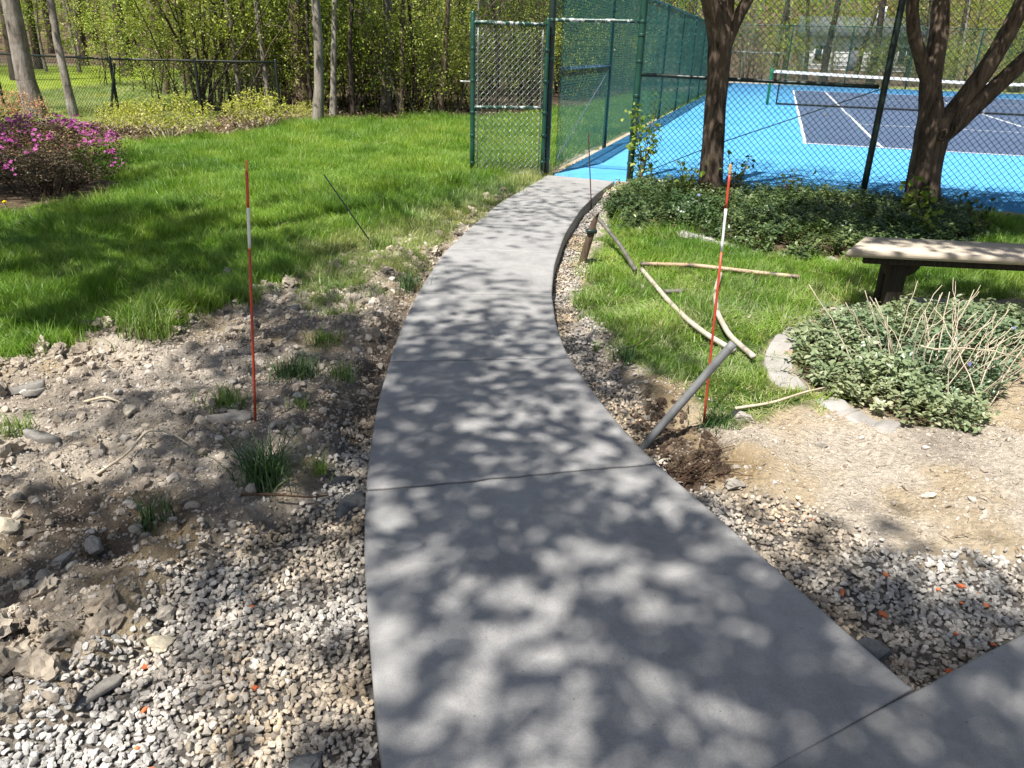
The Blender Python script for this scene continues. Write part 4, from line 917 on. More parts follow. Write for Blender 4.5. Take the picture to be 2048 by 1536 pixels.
# ------------------------------------------------------------------ concrete edging of the planting beds
def edging(pts, label, w=0.13, h=0.09, n_piece=3):
    root = empty('bed_edging', (*pts[0], 0)); tag(root, label, 'edging', 'concrete edging of the planting beds')
    P = np.array(pts); t = np.linspace(0, len(P) - 1, 40); Q = np.stack([np.interp(t, range(len(P)), P[:, k]) for k in (0, 1)], 1)
    for _ in range(10): Q[1:-1] = (Q[:-2] + Q[1:-1] * 2 + Q[2:]) / 4
    cuts = np.linspace(0, 39, n_piece + 1).astype(int)
    for a, b_ in zip(cuts[:-1], cuts[1:]):
        S = Q[a:b_ + 1].copy(); d = np.gradient(S, axis=0); d = unit(d); nr = np.stack([-d[:, 1], d[:, 0]], 1)
        S[0] += d[0] * 0.006; S[-1] -= d[-1] * 0.006
        prof = [(-w / 2, -0.1), (-w / 2, h * 0.75), (-w * 0.44, h * 0.97), (0, h), (w * 0.44, h * 0.95), (w / 2, h * 0.7), (w / 2, -0.1)]
        V = np.array([(*(S[i] + nr[i] * a_), surf(*S[i]) + z_ + 0.018 * (vnoise(S[i][0] + a_, S[i][1], 9, 2) - .5)) for i in range(len(S)) for a_, z_ in prof]); k = 7; m_ = len(S)
        F = [np.array([(i * k + j, i * k + j + 1, (i + 1) * k + j + 1, (i + 1) * k + j) for i in range(m_ - 1) for j in range(k - 1)]), np.array([list(range(k))[::-1], list(range((m_ - 1) * k, m_ * k))])]
        loc(mobj('edging_piece', V, F, M['curb'], root), root)
edging([(1.86, 4.74), (1.66, 4.42), (1.53, 4.15), (1.49, 3.92), (1.51, 3.74)], 'curved concrete edging between the grass and the periwinkle bed', 0.15, 0.010, 2)
edging([(1.60, 3.60), (1.68, 3.42), (1.83, 3.26)], 'pale broken concrete edging on the dusty side of the periwinkle bed', 0.13, 0.014, 2)
edging([(1.58, 7.52), (2.052, 7.13), (2.55, 6.80), (2.95, 6.66)], 'concrete edging along the shaded bed under the trees', 0.13, 0.035, 4)
# ------------------------------------------------------------------ loose stones big enough to single out
rs = np.random.default_rng(5)
rocks = {k: [rock_mesh(rs, 'stone', M[k], f, 0.4, c, 3) for c in (12, 16, 14)] for k, f in (('stone_pale', 0.7), ('stone_cream', 0.7), ('stone_orange', 0.6), ('lump_dark', 0.6))}
def slate_mesh(rs, n):
    a = np.sort(rs.random(n)) * 6.28 + np.linspace(0, .6, n); r = rs.uniform(.75, 1.05, n); top_ = np.stack([r * np.cos(a), r * np.sin(a) * .75, .14 + .05 * rs.normal(size=n)], 1)
    mid = top_ * np.array([1.06, 1.06, 1]) - np.array([0, 0, .05]); low = top_ * np.array([1.02, 1.02, 0]) + np.array([0, 0, -.25]); i = np.arange(n); j = (i + 1) % n
    c = np.array([[0.05, 0, .17]])
    return mk_mesh('stone', np.concatenate([top_, mid, low, c]), [np.concatenate([np.stack([i + n, j + n, j, i], 1), np.stack([i + 2 * n, j + 2 * n, j + n, i + n], 1)]), np.stack([i, j, np.full(n, 3 * n)], 1)], M['stone_slate'])
slates = [slate_mesh(rs, k) for k in (6, 7, 5)]
def stone(x, y, s, kind, label, group=None, rz=None, cat='stone', sx=1.0, name='stone', sink=0.25):
    me = slates[int(rs.integers(3))] if kind == 'slate' else rocks[kind][int(rs.integers(3))]
    o = bpy.data.objects.new(name, me); o.location = (x, y, gz(x, y) + s * 0.45 * (1 - sink)); o.rotation_euler = (rs.normal() * 0.15, rs.normal() * 0.15, rs.random() * 6.3 if rz is None else rz)
    o.scale = (s * sx, s, s); link(o); tag(o, label, cat, group); return o
stone(-2.084, 5.44, .06, 'stone_pale', 'pale stone lying alone in the lawn edge', 'loose stones')
stone(-1.475, 4.70, .07, 'slate', 'flat pale slab beside the turf edge left of the path', 'loose stones', 0.3, sx=1.3)
stone(-1.56, 4.68, .04, 'stone_pale', 'small rounded stone next to the flat slab by the turf edge', 'loose stones')
stone(-1.257, 3.06, .085, 'slate', 'flat grey stone just left of the red marker stake', 'loose stones', 0.1, sx=1.1)
stone(-2.384, 3.39, .085, 'slate', 'broken dark slate at the left edge of the dirt', 'loose stones', 0.2, sx=1.2)
stone(-2.30, 3.34, .06, 'slate', 'smaller dark slate leaning on the broken slate', 'loose stones', 0.9)
stone(-1.05, 1.885, .045, 'stone_pale', 'rounded pale stone at the edge of the grey gravel', 'loose stones')
stone(-1.021, 1.765, .05, 'stone_cream', 'square cream stone on the grey gravel', 'loose stones', 0.2)
stone(-1.129, 1.548, .036, 'slate', 'thin grey stick-shaped stone at the gravel edge', 'loose stones', 0.95, sx=2.6)
stone(-1.466, 2.067, .042, 'stone_pale', 'flat pale disc stone in the brown dirt', 'loose stones')
stone(-1.395, 2.139, .055, 'stone_pale', 'large stone half sunk in the brown dirt', 'loose stones')
stone(-1.734, 2.209, .06, 'stone_cream', 'round tan stone at the left picture edge', 'loose stones')
stone(-1.509, 1.93, .032, 'stone_cream', 'small cream stone on dark brown dirt', 'loose stones')
stone(-1.738, 3.129, .06, 'stone_cream', 'crumbly tan clod beside the bleached twig', 'loose stones')
stone(-1.993, 2.895, .09, 'slate', 'long flat grey slate near the left edge', 'loose stones', -0.1, sx=1.15)
stone(0.976, 5.60, .055, 'stone_pale', 'white stone in the grass between the pipes', 'loose stones')
stone(1.718, 2.70, .03, 'stone_cream', 'cream stone alone on the pale dirt at right', 'loose stones')
stone(1.418, 3.10, .035, 'stone_pale', 'small pale stone below the broken edging', 'loose stones')
stone(1.114, 3.36, .06, 'stone_pale', 'grey stone at the foot of the slanting grey pipe', 'loose stones')
stone(0.92, 2.72, .05, 'stone_pale', 'pale stone beside the pile of roots', 'loose stones')
for (x, y), s in zip([(-0.809, 1.948), (-1.027, 1.673), (-0.695, 1.619), (-0.968, 1.533), (-0.633, 1.718), (-0.938, 1.42), (-0.874, 1.36)], (12, 14, 15, 13, 8, 10, 10)):
    stone(x, y, s / 1000, 'stone_orange', 'gravel stone with orange spray paint in the left gravel bed', 'orange painted stones left of the path', sink=-1.2)
for (x, y), s in zip([(0.46, 3.86), (1.165, 2.50), (1.059, 2.52), (1.299, 2.164), (1.12, 2.076), (1.533, 2.121), (1.578, 2.096), (1.209, 1.964), (1.403, 1.888), (1.302, 1.723), (1.396, 1.80), (1.495, 1.85), (1.576, 2.033), (1.50, 2.04), (1.45, 2.10)], (11, 11, 8, 13, 16, 18, 11, 18, 13, 18, 10, 10, 12, 9, 11)):
    stone(x, y, s / 1000, 'stone_orange', 'gravel stone with orange spray paint in the right gravel bed', 'orange painted stones right of the path', sink=-1.2)
stone(1.075, 1.79, .075, 'lump_dark', 'dark lump of spilled concrete against the right path edge', 'spilled concrete lumps', 0.5, 'concrete lump', 1.5, 'concrete_lump', 0.8)
stone(0.93, 2.18, .06, 'lump_dark', 'low smear of spilled concrete at the right path edge', 'spilled concrete lumps', -0.9, 'concrete lump', 1.6, 'concrete_lump', 0.9)
stone(-0.48, 1.37, .06, 'lump_dark', 'dark concrete lump at the bottom edge by the path', 'spilled concrete lumps', 0.9, 'concrete lump', 1.3, 'concrete_lump', 0.3)
stone(-0.62, 2.52, .065, 'lump_dark', 'rough dark concrete crust at the left path edge', 'spilled concrete lumps', 1.2, 'concrete lump', 1.7, 'concrete_lump', 0.7)
stone(-0.68, 2.68, .05, 'lump_dark', 'smaller concrete crust beside the tall dark grass tuft', 'spilled concrete lumps', 0.4, 'concrete lump', 1.4, 'concrete_lump', 0.6)
# ------------------------------------------------------------------ twigs and roots
def twig(name, pts, r, mat, label, cat='twig', zoff=0.01):
    P = np.array([(p[0], p[1], gz(p[0], p[1]) + (p[2] if len(p) > 2 else zoff)) for p in pts])
    t = np.linspace(0, len(P) - 1, 5 * len(P)); Q = np.stack([np.interp(t, range(len(P)), P[:, k]) for k in range(3)], 1)
    for _ in range(3): Q[1:-1] = (Q[:-2] + Q[1:-1] * 2 + Q[2:]) / 4
    mb = MB(); mb.tube(Q, np.linspace(r, r * 0.4, len(Q)), 6); o = mb.obj(name, M[mat], None, True); tag(o, label, cat); return o
twig('twig', [(-2.02, 3.27), (-1.9, 3.24, .03), (-1.82, 3.2), (-1.74, 3.19)], 0.008, 'stalk', 'bleached twig lying on the brown dirt at left')
twig('root', [(-1.62, 2.60), (-1.55, 2.72, .05), (-1.53, 2.86, .06), (-1.45, 2.9, .03), (-1.32, 2.83)], 0.007, 'stalk', 'thin pale root arching over the clods')
twig('root', [(-1.0, 2.45), (-0.88, 2.44, .04), (-0.75, 2.52, .03), (-0.66, 2.6)], 0.006, 'root', 'dark root below the tall grass tuft', 'root')
twig('stick', [(1.10, 3.42), (1.3, 3.48, .03), (1.5, 3.6, .04), (1.62, 3.66, .05)], 0.009, 'stalk', 'long dry stick lying from the grass to the broken edging', 'stick', 0.02)
twig('stick', [(0.6, 4.25), (0.72, 4.3, .05), (0.9, 4.5, .1)], 0.005, 'twig_dark', 'thin dark stick beside the grass edge right of the path', 'stick')
rp = np.random.default_rng(12); mb = MB()
for _ in range(26):
    a = np.array([0.70 + rp.normal() * 0.07, 2.86 + rp.normal() * 0.10]); an = rp.normal() * 0.8 + 0.1; L_ = rp.uniform(0.08, 0.30)
    b_ = a + np.array([math.cos(an), math.sin(an) * 0.7]) * L_; m_ = (a + b_) / 2 + rp.normal(size=2) * 0.03
    if XR(b_[1]) > b_[0] - 0.02 or XR(a[1]) > a[0] - 0.02: continue
    P = [(*a, gz(*a) + rp.uniform(0.0, .05)), (*m_, gz(*m_) + rp.uniform(.01, .055)), (*b_, gz(*b_) + rp.uniform(0, .05))]
    mb.tube(P, [0.005 * rp.uniform(.4, 1.2), 0.003, 0.0015], 5, False)
tag(mb.obj('root_pile', M['root'], None, True), 'tangle of dark dug-up roots beside the path', 'roots')
# ------------------------------------------------------------------ branching plants
def skeleton(rng, stems, targets, r_tip=0.004, power=0.48, wob=0.06, steps=3, up=0.35, key=None):
    """stems: list of polylines [(x,y,z,r)...]; every target is joined to the nearest older wood"""
    P, par, rad = [], [], []
    for st in stems:
        prev = -1
        for q in st:
            P.append(q[:3]); par.append(prev); rad.append(q[3]); prev = len(P) - 1
    P = [np.array(p, float) for p in P]; fixed = len(P)
    T = np.asarray(targets, float)
    c = np.mean([p for p in P], axis=0) if key is None else np.array(key)
    order = np.argsort(np.linalg.norm(T - c, axis=1))
    A = np.zeros((fixed + len(T) * steps, 3)); A[:fixed] = P; n = fixed
    par = list(par); 
    for t in T[order]:
        d = t - A[:n]; dist = np.linalg.norm(d, axis=1)
        hor = np.hypot(d[:, 0], d[:, 1]); pen = dist * (1 + 0.9 * (d[:, 2] < up * hor - 0.02))
        j = int(np.argmin(pen)); a = A[j].copy(); L_ = dist[j]; prev = j
        for k in range(1, steps + 1):
            f = k / steps; p = a + (t - a) * f
            if k < steps: p = p + rng.normal(size=3) * wob * L_ + np.array([0, 0, -0.06 * L_ * math.sin(math.pi * f)])
            A[n] = p; par.append(prev); prev = n; n += 1
    w = np.zeros(n); kids = np.zeros(n, int)
    for i in range(fixed, n): kids[par[i]] += 1
    for i in range(n - 1, -1, -1):
        if kids[i] == 0: w[i] += 1
        if par[i] >= 0: w[par[i]] += w[i]
    r = r_tip * np.maximum(w, 1) ** power
    r[:fixed] = np.array(rad)
    for i in range(fixed, n): r[i] = min(r[i], r[par[i]] * 0.9)
    return A[:n], np.array(par), r, fixed
def wood_mesh(sk, name, mat, sides=5, rmin=0.0):
    A, par, r, fx = sk
    i = np.arange(len(A)); k = (par >= 0) & (r[i] > rmin); i = i[k]; p = par[k]
    R0 = r[p].copy(); side = (i >= fx); R0[side] = np.minimum(r[p[side]], r[i[side]] * 1.25)
    V, F = frusta(A[p], A[i], R0, r[i], sides)
    return mk_mesh(name, V, F, mat, True)
def ell(rng, n, c, r, lo=-1.0, shell=0.0):
    out = []
    while len(out) < n:
        q = rng.normal(size=3); q /= np.linalg.norm(q); q *= (shell + (1 - shell) * rng.random() ** (1 / 2.2))
        if q[2] >= lo: out.append(np.array(c) + q * np.array(r))
    return np.array(out)
def leafset(rng, T, n, spread, size, mat, name='crown', up=0.55, aspect=0.55):
    k = rng.integers(len(T), size=n); P = T[k] + rng.normal(size=(n, 3)) * spread
    V, F = leaves(rng, P, size, up, aspect); return mk_mesh(name, V, F, mat)
def plant(name, parts, loc_, label, cat, group=None, rz=0.0, s=1.0):
    root = empty(name, loc_); root.rotation_euler = (0, 0, rz); root.scale = (s, s, s) if np.isscalar(s) else s
    for nm, me in parts: link(bpy.data.objects.new(nm, me), root)
    tag(root, label, cat, group); return root
def thick(pts, sides=14, seed=0, amp=0.10):
    """a bark-covered limb with an uneven outline"""
    P = np.array(pts, float); t = np.linspace(0, len(P) - 1, 7 * len(P)); Q = np.stack([np.interp(t, range(len(P)), P[:, k]) for k in range(4)], 1)
    for _ in range(5): Q[1:-1] = (Q[:-2] + Q[1:-1] * 2 + Q[2:]) / 4
    V, F = tube(Q[:, :3], Q[:, 3], sides); V = V.reshape(len(Q), sides, 3)
    a = np.arange(sides)[None, :] * 1.0; z = Q[:, 2][:, None]
    nz = fbm(a * 0.9 + 7 * seed, z * 3.0 + 0 * a, 1.0, 3, seed) - 0.5; nz[:, -1] = nz[:, 0] * .5 + nz[:, -2] * .5
    V = Q[:, None, :3] + (V - Q[:, None, :3]) * (1 + 2 * amp * nz[:, :, None])
    return V.reshape(-1, 3), F

# ------------------------------------------------------------------ the two trees standing in the bed by the court
def bed_tree(name_label, limbs, crown_c, crown_r, nT, nL, seed, knot=None):
    rng = np.random.default_rng(seed); mb = MB()
    for k, l in enumerate(limbs): mb.add(*thick(l, 18 if k == 0 else 14, seed + k))
    T = np.concatenate([ell(rng, nT, c, r, -0.6) for c, r in zip(crown_c, crown_r)])
    sk = skeleton(rng, [l[-2:] for l in limbs[1:]], T, 0.006, 0.46, 0.07, 3, 0.1)
    A, par, r, fx = sk; i = np.arange(len(A)); k = (par >= 0) & (i >= fx); V, F = frusta(A[par[k]], A[i[k]], np.minimum(r[par[k]], r[i[k]] * 1.25), r[i[k]], 6); mb.add(V, F)
    base = np.array(limbs[0][0][:3]); root = empty('tree', tuple(base)); tag(root, name_label, 'tree')
    loc(mb.obj('trunk', M['bark_tree'], root, True), root)
    me = leafset(rng, T, nL, 0.17, 0.075, M['shade_leaf']); o = link(bpy.data.objects.new('crown', me), root); loc(o, root)
    tr_ = root.children[0]
    if knot is not None:
        kb = MB(); a = np.arange(11) * 2 * math.pi / 10
        kx, ky, kz, kr = knot
        kb.tube([(kx + kr * math.cos(q), ky - 0.01 + 0.012 * math.sin(q * 2), kz + kr * 1.2 * math.sin(q)) for q in a], kr * 0.42, 6, False)
        kb.obj('knot', M['bark_tree'], tr_, True)
    return root
TA = [[(2.37, 9.6, -0.15, .20), (2.36, 9.6, 0.05, .15), (2.335, 9.6, .35, .132), (2.305, 9.6, .8, .128), (2.285, 9.6, 1.2, .122), (2.268, 9.6, 1.55, .13), (2.25, 9.6, 1.8, .12)],
      [(2.27, 9.6, 1.55, .12), (2.18, 9.55, 1.85, .105), (2.04, 9.45, 2.12, .09), (1.75, 9.2, 2.8, .075), (1.55, 8.9, 3.6, .06)],
      [(2.26, 9.6, 1.7, .13), (2.26, 9.66, 2.0, .12), (2.3, 9.8, 2.6, .10), (2.45, 9.9, 3.6, .07)],
      [(2.28, 9.6, 1.5, .08), (2.36, 9.6, 1.78, .072), (2.44, 9.62, 1.97, .07), (2.65, 9.7, 2.4, .06), (3.1, 9.9, 3.2, .05)]]
bed_tree('young tree with rough forked trunk nearest the gate', TA, [(2.2, 9.2, 4.8), (3.4, 8.6, 3.5), (1.5, 8.3, 3.7)], [(1.9, 1.6, 1.5), (1.3, 0.9, 0.7), (.9, .8, .7)], 110, 5600, 31, (2.33, 9.435, 0.78, 0.035))
TB = [[(4.66, 8.9, -0.2, .27), (4.61, 8.9, 0.0, .20), (4.565, 8.9, .3, .175), (4.545, 8.9, .6, .17), (4.545, 8.9, .85, .18), (4.53, 8.9, 1.0, .155)],
      [(4.53, 8.9, .8, .16), (4.47, 8.9, 1.1, .125), (4.40, 8.9, 1.32, .108), (4.40, 8.93, 1.55, .10), (4.40, 8.97, 1.85, .092), (4.36, 9.0, 2.13, .085), (4.4, 9.1, 3.4, .06)],
      [(4.41, 8.9, 1.28, .075), (4.26, 8.86, 1.5, .072), (4.06, 8.8, 1.80, .066), (3.95, 8.76, 2.1, .06), (3.8, 8.6, 3.2, .045)],
      [(4.56, 8.9, .82, .12), (4.70, 8.86, 1.06, .10), (4.86, 8.82, 1.38, .092), (4.97, 8.8, 1.68, .088), (5.06, 8.78, 2.01, .085), (5.3, 8.7, 3.2, .06)],
      [(4.57, 8.9, .72, .10), (4.72, 8.84, .90, .092), (4.95, 8.78, 1.22, .086), (5.30, 8.7, 1.69, .08), (5.9, 8.6, 2.6, .06)]]
bed_tree('older tree with a low fork and four spreading limbs behind the bench', TB, [(4.2, 8.3, 3.7), (5.6, 7.9, 3.6), (3.8, 7.7, 3.4)], [(1.5, 1.1, .9), (1.5, 1.1, 0.9), (.9, .7, .5)], 120, 7600, 37, (4.555, 8.705, 0.83, 0.045))
# ------------------------------------------------------------------ shade trees standing outside the picture whose leaves dapple the walk
def shade_tree(base, top, r0, crowns, nL, spread, size, seed, label, rtip=0.007):
    rng = np.random.default_rng(seed); b = np.array(base); t = np.array(top)
    n = 7; st = []
    for i in range(n):
        f = i / (n - 1); p = b + (t - b) * f + np.array([*rng.normal(size=2) * 0.08 * (0 < i < n - 1), 0]); st.append((*p, r0 * (1.25 if i == 0 else 1 - 0.55 * f)))
    T = np.concatenate([ell(rng, k, c, r) for c, r, k in crowns])
    sk = skeleton(rng, [st], T, rtip, 0.47, 0.06, 4, 0.1, t)
    root = empty('shade_tree', tuple(b)); tag(root, label, 'tree', 'shade trees around the walk')
    loc(link(bpy.data.objects.new('trunk', wood_mesh(sk, 'trunk', M['bark_grey'], 6)), root), root)
    if nL:
        loc(link(bpy.data.objects.new('crown', leafset(rng, T, nL, spread, size, M['shade_leaf'])), root), root)
    return root
SHADE = [
 ((-3.6, -1.2, -0.1), (-3.0, -0.4, 6.5), .16, [((-2.95, 0.1, 8.2), (1.45, 2.2, 1.0), 230), ((-2.4, -1.4, 8.2), (1.3, 0.9, .7), 40), ((-4.2, -1.3, 8.4), (1.3, 1.3, 1.0), 30), ((-1.75, .9, 5.5), (.9, 1.5, .5), 60)], 4700, 0.14, 0.112, 101, 'leafy shade tree over the near end of the path', .015),
 ((-6.4, 2.0, -0.1), (-5.6, 2.4, 6.3), .17, [((-5.6, 2.6, 8.0), (2.0, 2.2, 1.1), 110), ((-4.2, 1.6, 7.8), (1.0, 1.4, .8), 30)], 5200, 0.13, 0.12, 102, 'leafy shade tree over the lawn left of the path', .010),
 ((-4.7, 4.3, -0.1), (-3.6, 4.6, 6.6), .13, [((-2.7, 5.0, 7.6), (2.0, 1.7, 1.0), 190)], 1300, 0.20, 0.10, 103, 'sparsely leaved shade tree whose bare twigs streak the far path', .013),
 ((-0.6, -3.4, -0.1), (-1.0, -2.6, 6.2), .14, [((-1.4, -2.2, 8.0), (1.6, 1.1, 1.0), 130), ((0.6, -2.1, 8.0), (1.2, 0.7, 0.9), 24)], 2500, 0.15, 0.13, 104, 'leafy shade tree behind the cross walk', .015),
 ((5.2, 2.6, -0.1), (4.8, 3.4, 4.8), .14, [((4.6, 4.4, 6.2), (1.6, 1.2, 1.0), 40), ((4.5, 5.9, 5.8), (1.7, 1.0, .8), 80), ((2.4, 5.6, 5.4), (1.3, .7, .4), 46), ((1.5, 2.7, 6.6), (.9, .5, .4), 14)], 10500, 0.22, 0.13, 105, 'leafy shade tree beyond the bench at the right'),
 ((-9.6, 5.2, -0.1), (-9.0, 5.6, 6.0), .16, [((-8.6, 6.2, 7.6), (2.4, 1.8, 1.1), 80)], 5200, 0.22, 0.13, 106, 'leafy shade tree at the far left of the lawn'),
]
for a in SHADE: shade_tree(*a)
# ------------------------------------------------------------------ shrubs in the beds
def shrub(seed, c_r, h, nst, nT, rtip, leafspec, barkm, spread0=0.2, shell=0.35, lo=-0.35):
    rng = np.random.default_rng(seed); st = []
    for _ in range(nst):
        a = rng.random() * 6.3; b = np.array([math.cos(a), math.sin(a)]) * spread0 * rng.random(); o = b * 1.8 + rng.normal(size=2) * 0.06 * c_r[0]
        st.append([(*b, -0.05, rtip * 5), (*((b + o) / 2), h * 0.14, rtip * 4.5), (*o, h * 0.3, rtip * 4)])
    T = ell(rng, nT, (0, 0, h * 0.55), (c_r[0], c_r[1], h * 0.45), lo * 2, shell)
    sk = skeleton(rng, st, T, rtip, 0.42, 0.09, 3, 0.3, (0, 0, 0))
    parts = [('branches', wood_mesh(sk, 'branches', M[barkm], 4))]
    for nm, sel, n, sp, size, m_, up_ in leafspec:
        TT = T[sel(T)] if sel else T
        parts.append((nm, leafset(rng, TT, n, sp, size, M[m_], nm, up_)))
    return parts
top = lambda f, h: (lambda T: T[:, 2] > h * f)
az = shrub(41, (0.86, 0.72), 0.86, 30, 2600, 0.0022, [('leaves', None, 11000, 0.035, 0.024, 'azalea_leaf', 0.4), ('buds', top(0.66, 0.86), 1500, 0.03, 0.026, 'azalea_bud', 0.6)], 'twig_dark', 0.34, 0.3, -.6)
# blossoms: five petals each, gathered in trusses near the top
rng = np.random.default_rng(43)
def blossoms(rng, C, r, mat, name):
    V, F = [], []; n = 0
    for c in C:
        ax = unit(np.array([rng.normal() * 0.5, rng.normal() * 0.5 - 0.4, 1.0])); u = unit(np.cross(ax, rng.normal(size=3))); w = np.cross(ax, u); s = r * rng.uniform(.75, 1.25)
        for k in range(5):
            a = k * 2 * math.pi / 5; d = u * math.cos(a) + w * math.sin(a); e = np.cross(ax, d)
            V += [c, c + d * s * .55 + e * s * .38 + ax * s * .25, c + d * s + ax * s * .22, c + d * s * .55 - e * s * .38 + ax * s * .25]; F.append((n, n + 1, n + 2, n + 3)); n += 4
    return mk_mesh(name, V, np.array(F), mat)
cl = np.concatenate([ell(rng, 84, (0, 0, .47), (.84, .70, .39), 0.36, .97), ell(rng, 14, (0, 0, .47), (.84, .70, .39), -.1, .97)]); extra = np.array([(.80, -.18, .55), (.84, -.2, .42), (.70, -.3, .72), (.76, -.1, .66), (.1, -.70, .40), (-.75, -.5, .5), (-.9, -.2, .55)])
C = np.concatenate([np.repeat(cl, 6, 0), np.repeat(extra, 7, 0)]); C = C + rng.normal(size=C.shape) * 0.032
az.append(('blossoms', blossoms(rng, C, 0.021, M['magenta'], 'blossoms')))
plant('azalea_bush', az, (-5.16, 8.45, -0.02), 'azalea bush with magenta blossoms along its top at the lawn edge', 'shrub', None, 0.0, (1.12, 1.0, 0.92))
pk = shrub(44, (0.9, 0.7), 0.8, 12, 420, 0.0026, [('leaves', None, 1600, 0.04, 0.03, 'azalea_leaf', .5), ('buds', top(.5, .8), 2200, .04, .032, 'bud_pink', .5)], 'twig', .25)
plant('azalea_bush', pk, (-7.9, 11.9, 0.0), 'bush with pinkish orange new buds behind the magenta azalea', 'shrub', None, 0.7, 1.05)
sp = shrub(45, (0.8, 0.6), 0.72, 18, 420, 0.003, [('leaves', None, 1900, .03, .045, 'spirea', .6)], 'stalk', .3, .1)
for i, (x, y, s, rz, lb) in enumerate([(-5.75, 13.3, 1.05, 0.0, 'low yellow-green shrub spilling over the far lawn edge'), (-5.0, 15.4, 1.0, 1.3, 'yellow-green shrub behind and right of the largest one'), (-6.9, 14.0, .75, 2.2, 'small yellow-green shrub nearest the black fence post'), (-4.4, 16.9, .6, 3.0, 'smallest yellow-green shrub by the pale trunk at the lawn edge')]):
    plant('spirea_shrub', sp, (x, y, 0.0), lb, 'shrub', 'yellow-green shrubs at the woods edge', rz, s)
# cut-back shrub of bare canes in the near bed
rng = np.random.default_rng(46); mb = MB(); sb = MB()
def cane(mb, b, tip, r, bend):
    t = np.linspace(0, 1, 8)[:, None]; P = b + (tip - b) * t + np.sin(math.pi * t) * bend + rng.normal(size=(8, 3)) * 0.006
    mb.tube(P, np.linspace(r, r * 0.55, 8), 6)
for k in range(58):
    side = rng.random(); b = np.array([1.98 + side * 0.55 + rng.normal() * .10, 3.88 + rng.normal() * 0.14, 0.0]); b[2] = gz(b[0], b[1])
    a = rng.normal() * 0.26 + (side - .42) * 1.15; L_ = rng.uniform(.30, .60)
    tip = b + np.array([math.sin(a) * L_, rng.normal() * .16 + .03, math.cos(a) * L_ * .92])
    cane(mb, b, tip, rng.uniform(.0022, .0042), np.array([-math.sin(a), rng.normal() * .3, .5]) * .035)
    if rng.random() < .25:
        f = rng.uniform(.4, .7); q = b + (tip - b) * f; cane(sb, q, q + np.array([math.sin(a + rng.normal() * .5), rng.normal() * .3, math.cos(a) * .9]) * L_ * .4, .003, np.zeros(3))
cs = empty('cane_shrub', (2.2, 3.9, 0)); tag(cs, 'cut-back shrub of bare straw-coloured canes in the periwinkle bed', 'shrub')
loc(mb.obj('canes', M['stalk'], cs, True), cs); tag(loc(sb.obj('side_shoots', M['stalk'], cs, True), cs), kind='stuff')
fc = MB(); cane(fc, np.array([2.12, 3.75, .22]), np.array([2.62, 3.72, .2]), .005, np.array([0, 0, .01])); loc(fc.obj('fallen_cane', M['stalk'], cs, True), cs)
# climbing vine on the gate post and seedlings by the trees
def sprig(seed, base, h, w, nst, nL, size, mat, label, cat='plant', name='leafy_plant', group=None):
    rng = np.random.default_rng(seed); st = []; T = []
    for _ in range(nst):
        a = rng.random() * 6.3; o = np.array([math.cos(a), math.sin(a) * .6]) * w
        z = h * rng.uniform(.6, 1); st.append([(0, 0, -.03, .006), (*(o * .3 + rng.normal(size=2) * .02), z * .4, .005), (*(o * .7), z * .75, .004), (*o, z, .002)])
        for f in np.linspace(.25, 1, 9): T.append(np.array([*(o * f), z * f]) + rng.normal(size=3) * .03 * np.array([1, 1, .6]))
    T = np.array(T); sk = skeleton(rng, st, T, .0015, .3, .05, 2, .3)
    return plant(name, [('stems', wood_mesh(sk, 'stems', M['twig'], 4)), ('leaves', leafset(rng, T, nL, .045, size, M[mat], 'leaves', .35, .75))], base, label, cat, group)
sprig(51, (1.60, 10.28, -.02), 1.05, .16, 9, 230, .062, 'spring_leaf', 'young vine climbing beside the right gate post', 'vine', 'climbing_vine')
sprig(52, (2.02, 9.4, -.02), .42, .13, 6, 60, .075, 'spring_leaf', 'bright seedling at the left foot of the first tree')
sprig(53, (2.62, 9.5, -.02), .55, .14, 7, 60, .06, 'dark_leaf', 'dark leafy sapling just right of the first tree')
sprig(54, (3.25, 9.3, -.02), .35, .15, 5, 40, .06, 'dark_leaf', 'small dark seedling between the trees and the pole')
sprig(55, (4.35, 8.45, -.02), .42, .14, 6, 60, .075, 'spring_leaf', 'bright seedling at the left foot of the second tree')
sprig(56, (3.95, 7.45, -.02), .30, .08, 4, 40, .075, 'spring_leaf', 'upright green weed behind the bench in the shaded bed')
sprig(57, (4.6, 7.7, -.02), .36, .2, 6, 70, .06, 'dark_leaf', 'low dark shrub at the right end of the shaded bed')
# ------------------------------------------------------------------ grass tufts in the dirt
def blade_strip(rng, b, h, lean, w, segs=3):
    a = rng.random() * 6.3; d = np.array([math.cos(a), math.sin(a), 0]); s = np.array([-d[1], d[0], 0]); V = []
    for k in range(segs + 1):
        f = k / segs; c = b + np.array([0, 0, 1]) * h * f * (1 - .25 * lean * f) + d * h * lean * f ** 2
        ww = w * (1 - f) ** .7
        V += [c - s * ww, c + s * ww] if k < segs else [c]
    F4 = [(2 * k, 2 * k + 1, 2 * k + 3, 2 * k + 2) for k in range(segs - 1)]; F3 = [(2 * segs - 2, 2 * segs - 1, 2 * segs)]
    return np.array(V), F4, F3
def blades_mesh(rng, n, rad, h0, h1, w, lean, mat, name, segs=3):
    V, F4, F3, o = [], [], [], 0
    for _ in range(n):
        q = rng.normal(size=2) * rad * .6; b = np.array([q[0], q[1], -.01])
        v, f4, f3 = blade_strip(rng, b, rng.uniform(h0, h1), lean * rng.uniform(.2, 1.4), w * rng.uniform(.7, 1.3), segs)
        V.append(v); F4 += [[x + o for x in f] for f in f4]; F3 += [[x + o for x in f] for f in f3]; o += len(v)
    return mk_mesh(name, np.concatenate(V), [np.array(F4), np.array(F3)], mat)
rng = np.random.default_rng(61)
